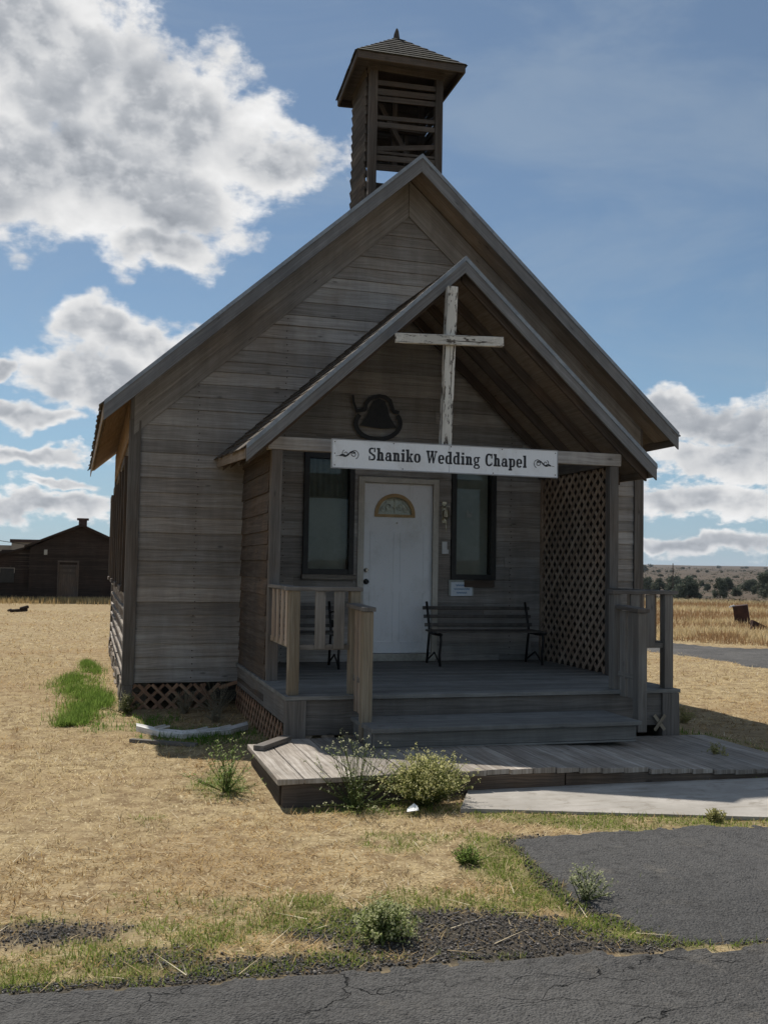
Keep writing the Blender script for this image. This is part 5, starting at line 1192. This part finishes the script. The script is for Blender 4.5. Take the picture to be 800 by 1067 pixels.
# ---- individual weeds
def weed(name, xy, hgt, spread, label, nstem, leafn, leaflen, cols, tipcol=None, dome=False, stemcol=(.16, .19, .07), group=None, dead=False):
    z0 = float(height(*xy)); t_ = thing(name, (xy[0], xy[1], z0), label, 'weed' if not dome else 'bush', group); st = MB(); LP = []; LD = []; LS = []; TP = []
    for i in range(nstem):
        a_ = random.uniform(0, 6.283); ln = abs(random.gauss(0, .62)) if not dome else math.acos(1-random.random()*.98)*.95
        ln = min(ln, 1.45); L = hgt*random.uniform(.75, 1.05)*(1 if not dome else 1.0); d_ = Vector((math.cos(a_)*math.sin(ln)*spread, math.sin(a_)*math.sin(ln)*spread, math.cos(ln)))
        pts = []; p_ = Vector((xy[0]+random.gauss(0, .015), xy[1]+random.gauss(0, .015), z0)); dd = (d_+Vector((0, 0, .3))).normalized(); nseg = 6
        for s_ in range(nseg+1):
            pts.append(p_.copy()); dd = (dd+Vector((random.gauss(0, .10), random.gauss(0, .10), random.gauss(0, .05)))*.8+d_*.08).normalized(); p_ = p_+dd*L/nseg
        st.tube(pts, .0035, 4, r2=.001, c=stemcol)
        for b_ in range(random.randint(2, 5) if not dome else 5):
            k = random.randint(1 if not dome else 2, nseg-1); q = pts[k]; bd_ = ((pts[k+1]-pts[k]).normalized()+Vector((random.gauss(0, .6), random.gauss(0, .6), random.uniform(0, .5)))).normalized(); bl = L*random.uniform(.15, .38); bp_ = [q+bd_*bl*j_/3+Vector((0, 0, .02*bl*j_)) for j_ in range(4)]
            st.tube(bp_, .0018, 3, r2=.0008, c=stemcol); pts2 = bp_
            for j_ in range(leafn//3): f_ = random.random(); LP.append(bp_[0].lerp(bp_[-1], f_)); LD.append(bd_)
            TP.append(bp_[-1])
        for j_ in range(leafn): f_ = random.random()*nseg*.999; k = int(f_); LP.append(pts[k].lerp(pts[k+1], f_-k)); LD.append(dd)
        TP.append(pts[-1])
    so_ = st.build('stems', M_leaf, t_)
    n_ = len(LP); FV = []; FC = []
    if n_:
        P_ = np.array([tuple(v) for v in LP]); dirs = RNG.normal(0, 1, (n_, 3)); dirs[:, 2] = np.abs(dirs[:, 2])*.7; dirs = dirs/np.linalg.norm(dirs, axis=1)[:, None]; side = np.cross(dirs, RNG.normal(0, 1, (n_, 3))); side /= np.linalg.norm(side, axis=1)[:, None]
        L_ = leaflen*RNG.uniform(.5, 1.3, n_)[:, None]; W_ = L_*.17; V = np.stack([P_, P_+dirs*L_*.5+side*W_, P_+dirs*L_, P_+dirs*L_*.5-side*W_], 1).reshape(-1, 3)
        FV.append(V); FC.append(np.repeat(mixc(cols[0], cols[1], RNG.random(n_)), 4, 0))
    if tipcol is not None:
        n_ = len(TP); P_ = np.array([tuple(v) for v in TP]); P_ = np.repeat(P_, 4, 0)+RNG.normal(0, .008, (n_*4, 3)); n_ = len(P_); dirs = RNG.normal(0, 1, (n_, 3)); dirs /= np.linalg.norm(dirs, axis=1)[:, None]; side = np.cross(dirs, RNG.normal(0, 1, (n_, 3))); side /= np.linalg.norm(side, axis=1)[:, None]
        s_ = RNG.uniform(.004, .009, n_)[:, None]; V = np.stack([P_-dirs*s_, P_+side*s_*.7, P_+dirs*s_, P_-side*s_*.7], 1).reshape(-1, 3)
        FV.append(V); FC.append(np.repeat(mixc(tipcol[0], tipcol[1], RNG.random(n_)), 4, 0))
    if FV: V = np.concatenate(FV); rawmesh('foliage', V, np.arange(len(V)).reshape(-1, 4), M_leaf, np.concatenate(FC), parent=t_)
    return t_
weed('tall_weed', (1.78, 6.70), .50, 1.5, 'tall feathery green weed growing up through the front edge of the boardwalk', 44, 14, .017, ((.17, .24, .08), (.35, .42, .18)), ((.42, .44, .24), (.60, .60, .42)))
weed('round_bush', (2.25, 6.60), .35, .78, 'round yellow-green bush with pale flower heads in front of the boardwalk', 230, 22, .013, ((.20, .24, .06), (.42, .44, .14)), ((.55, .52, .20), (.78, .74, .42)), dome=True)
weed('thistle_weed', (.98, 7.28), .34, 1.9, 'green thistle-like weed left of the boardwalk corner', 26, 13, .022, ((.13, .23, .05), (.28, .38, .12)), ((.3, .36, .16), (.45, .48, .25)))
weed('spreading_weed', (1.26, 4.24), .15, 3.0, 'low green weed clump beside the gravel at the road edge', 110, 11, .017, ((.20, .27, .07), (.40, .46, .17)), ((.40, .42, .20), (.55, .55, .32)))
weed('wispy_weed', (2.36, 4.50), .15, 1.8, 'wispy pale green weed at the left edge of the smooth asphalt', 26, 7, .013, ((.24, .31, .12), (.42, .48, .24)), ((.4, .42, .24), (.5, .5, .32)))
weed('leafy_weed', (2.02, 5.22), .10, 2.4, 'short bright green weed left of the concrete path corner', 60, 9, .016, ((.18, .28, .06), (.36, .46, .14)), None)
weed('corner_weed', (.42, 11.05), .22, 1.4, 'scraggly weed at the left front foundation post', 26, 10, .025, ((.10, .12, .05), (.22, .22, .10)), ((.3, .28, .15), (.4, .38, .25)))
for k, (xw, yw, hh, lb) in enumerate(((1.02, 11.0, .28, 'dry dead brush before the middle of the broken lattice'), (1.36, 10.9, .34, 'dry dead brush before the dark gap beside the porch'), (1.25, 10.3, .16, 'low dead brush behind the right end of the bleached plank'))):
    weed('dead_brush', (xw, yw), hh, 1.5, lb, 34, 5, .025, ((.22, .19, .13), (.40, .35, .26)), None, stemcol=(.36, .32, .24), group='dead brush under the front wall')
for k, (px, py, hh, lb) in enumerate(((745, 795, .16, 'sparse dry weed on the shaded right end of the boardwalk'), (712, 742, .2, 'grey dry weed at the right rear corner of the steps'), (744, 856, .07, 'yellowing grass tuft at the right end of the concrete path edge'))):
    xw, yw = onZ(px, py); weed('dry_weed', (xw, yw), hh, 1.5, lb, 26, 8, .03, ((.28, .28, .11), (.48, .44, .20)), None, stemcol=(.38, .34, .18))

# ---- junipers
M_jun = leafmat('juniper_foliage', .2); M_bark = simple('juniper_bark', (.10, .075, .055), (.17, .13, .10), .9, 10)
def juniper(px, py_base, dist, hgt, wid, label, dens=900):
    d_ = ray(px, 590); hd = Vector((d_.x, d_.y, 0)).normalized(); best = None; yh = 585.0+.0175*(px-93)
    for q in np.arange(dist[0], dist[1], 1.5):
        z_ = float(height(hd.x*q, hd.y*q)); e_ = abs(yh+1050*(EYE-z_)/q-py_base)
        if best is None or e_ < best[0]-.05: best = (e_, q)
    q = best[1]; hx = hd*q; z0 = float(height(hx.x, hx.y)); hgt *= q/1050*.92; wid *= q/1050*1.4
    t_ = thing('juniper_tree', (hx.x, hx.y, z0), label, 'tree', 'junipers beyond the golden field')
    H_ = hgt; m = MB(); tr = [Vector((hx.x, hx.y, z0-.2)), Vector((hx.x+.1, hx.y, z0+H_*.4)), Vector((hx.x, hx.y, z0+H_*.85))]; m.tube(tr, wid*.045, 7, r2=wid*.012)
    for i in range(6):
        a_ = random.uniform(0, 6.28); q = tr[0].lerp(tr[2], random.uniform(.2, .7)); m.tube([q, q+Vector((math.cos(a_)*wid*.3, math.sin(a_)*wid*.3, H_*.14))], wid*.018, 5, r2=wid*.006)
    m.build('trunk', M_bark, t_)
    cl = []; 
    for i in range(26):
        f_ = random.random()**.8; rad = wid*.5*(1-.75*f_)*random.uniform(.3, 1.); a_ = random.uniform(0, 6.28); cl.append((hx.x+rad*math.cos(a_), hx.y+rad*math.sin(a_), z0+H_*(.10+.84*f_), wid*random.uniform(.10, .2)))
    cl = np.array(cl); idx = RNG.integers(0, len(cl), dens*3); cc = cl[idx]; dr = RNG.normal(0, 1, (len(idx), 3)); dr /= np.linalg.norm(dr, axis=1)[:, None]; rr = RNG.random(len(idx))**.4
    P_ = cc[:, :3]+dr*rr[:, None]*cc[:, 3:4]*np.array([[1, 1, 1.2]]); n_ = len(P_); dirs = RNG.normal(0, 1, (n_, 3)); dirs[:, 2] = abs(dirs[:, 2]); dirs /= np.linalg.norm(dirs, axis=1)[:, None]; sd = np.cross(dirs, RNG.normal(0, 1, (n_, 3))); sd /= np.linalg.norm(sd, axis=1)[:, None]
    s_ = wid*RNG.uniform(.03, .07, n_)[:, None]; V = np.stack([P_-sd*s_*.5, P_+sd*s_*.5, P_+dirs*s_*1.4], 1).reshape(-1, 3)
    tone = RNG.random(len(cl))[idx]*.6+RNG.random(n_)*.4
    rawmesh('crown', V, np.arange(n_*3).reshape(-1, 3), M_jun, np.repeat(mixc((.075, .09, .068), (.16, .175, .13), tone), 3, 0), parent=t_)
NR, FR = (70, 260), (200, 700)
JT = [(674, 614, NR, 12, 14, 'pale juniper just right of the chapel corner'), (687, 615, NR, 11, 14, 'small juniper second from the chapel corner'), (702, 616, NR, 14, 20, 'broad juniper left of the widest one'),
      (717, 624, NR, 21, 26, 'widest dark juniper, nearest the chapel railing'), (731, 610, FR, 5, 6, 'small far juniper between the two large ones'), (737, 615, NR, 7, 7, 'tiny dark juniper left of the pale pair'),
      (750, 622, NR, 20, 15, 'upright greyish juniper behind and left of the rusty box'), (758, 615, NR, 12, 13, 'rounded juniper touching the upright greyish one'), (767, 620, NR, 8, 10, 'low juniper right above the rusty box'),
      (781, 615, NR, 9, 16, 'mid-sized juniper left of the tallest one at the frame edge'), (797, 621, NR, 24, 19, 'tallest dark juniper at the right frame edge'), (669, 596, (300, 1500), 8, 9, 'lone far juniper touching the chapel corner board'), (818, 622, NR, 20, 22, 'juniper beyond the tallest one'), (842, 619, NR, 20, 22, 'outermost juniper on the right')]
for j in JT: juniper(*j)
nsh = 44
for i in range(nsh):
    px = random.uniform(672, 830); dist = random.choice((320, 450, 650, 900, 1300, 1800)); d_ = ray(px, 590); hx = Vector((d_.x, d_.y, 0)).normalized()*dist; z0 = float(height(hx.x, hx.y)); s_ = dist*random.uniform(.0009, .0024); n_ = 260
    P_ = RNG.normal(0, 1, (n_, 3)); P_ /= np.linalg.norm(P_, axis=1)[:, None]; P_ = P_*RNG.random((n_, 1))**.4*np.array([[s_*1.2, s_*1.2, s_*.75]])+np.array([[hx.x, hx.y, z0+s_*.5]]); sd = RNG.normal(0, 1, (n_, 3))*s_*.22; u2 = RNG.normal(0, 1, (n_, 3))*s_*.22
    o = rawmesh('far_shrub', np.stack([P_, P_+sd, P_+u2], 1).reshape(-1, 3), np.arange(n_*3).reshape(-1, 3), M_jun, np.repeat(mixc((.03, .04, .024), (.07, .08, .045), RNG.random(n_)), 3, 0)); tag(o, 'dark speck of shrub on the distant plateau', 'shrub', 'shrubs dotted over the distant plateau')
# sagebrush ground cover
p = wedge(9000, 60, 1500, 12, 60); x, y = p[:, 0], p[:, 1]; keep = fbm(x*.02, y*.05, 91) > .47; p = p[keep]; x, y = p[:, 0], p[:, 1]; r = np.hypot(x, y); n_ = len(p); k = 14
b = np.repeat(np.stack([x, y, height(x, y)], 1), k, 0); rr = np.repeat(r, k); nn = len(b); s_ = (.14+.0010*rr)
b = b+np.stack([RNG.normal(0, 1, nn)*s_, RNG.normal(0, 1, nn)*s_, np.abs(RNG.normal(0, .6, nn))*s_], 1); v1 = RNG.normal(0, 1, (nn, 3))*s_[:, None]*.35; v2 = RNG.normal(0, 1, (nn, 3))*s_[:, None]*.35
tag(rawmesh('sagebrush', np.stack([b, b+v1, b+v2], 1).reshape(-1, 3), np.arange(nn*3).reshape(-1, 3), M_jun, np.repeat(mixc((.05, .055, .035), (.12, .115, .075), RNG.random(nn)), 3, 0)), 'low sagebrush scattered over the rangeland', 'sagebrush', kind='stuff')
px_ = onY(701, 588, 150); zg = float(height(px_.x, 150.)); m = MB(); m.tube([(px_.x, 150, zg), (px_.x, 150, px_.z+.15)], .09, 6, r2=.07); m.beam((px_.x-.22, 150, px_.z-.75), (px_.x+.22, 150, px_.z-.75), .06, .06); tag(m.build('utility_pole', W_dark), 'thin lone pole standing on the plain above the juniper row', 'pole')

ht = NT('haze_air'); hv = ht.n('ShaderNodeVolumePrincipled', Color=(.80, .88, 1., 1), Density=.00007, Anisotropy=.2); ht.t.links.new(hv.outputs[0], ht.out.inputs['Volume'])
m = MB(); m.box(-9500, 9500, -9500, 9500, -60, 60); hz = m.build('haze', ht.m); tag(hz, kind='stuff'); hz['label'] = 'thin pale air over the whole plain'
sc.render.engine = 'CYCLES'; sc.cycles.max_bounces = 6; sc.cycles.transparent_max_bounces = 12
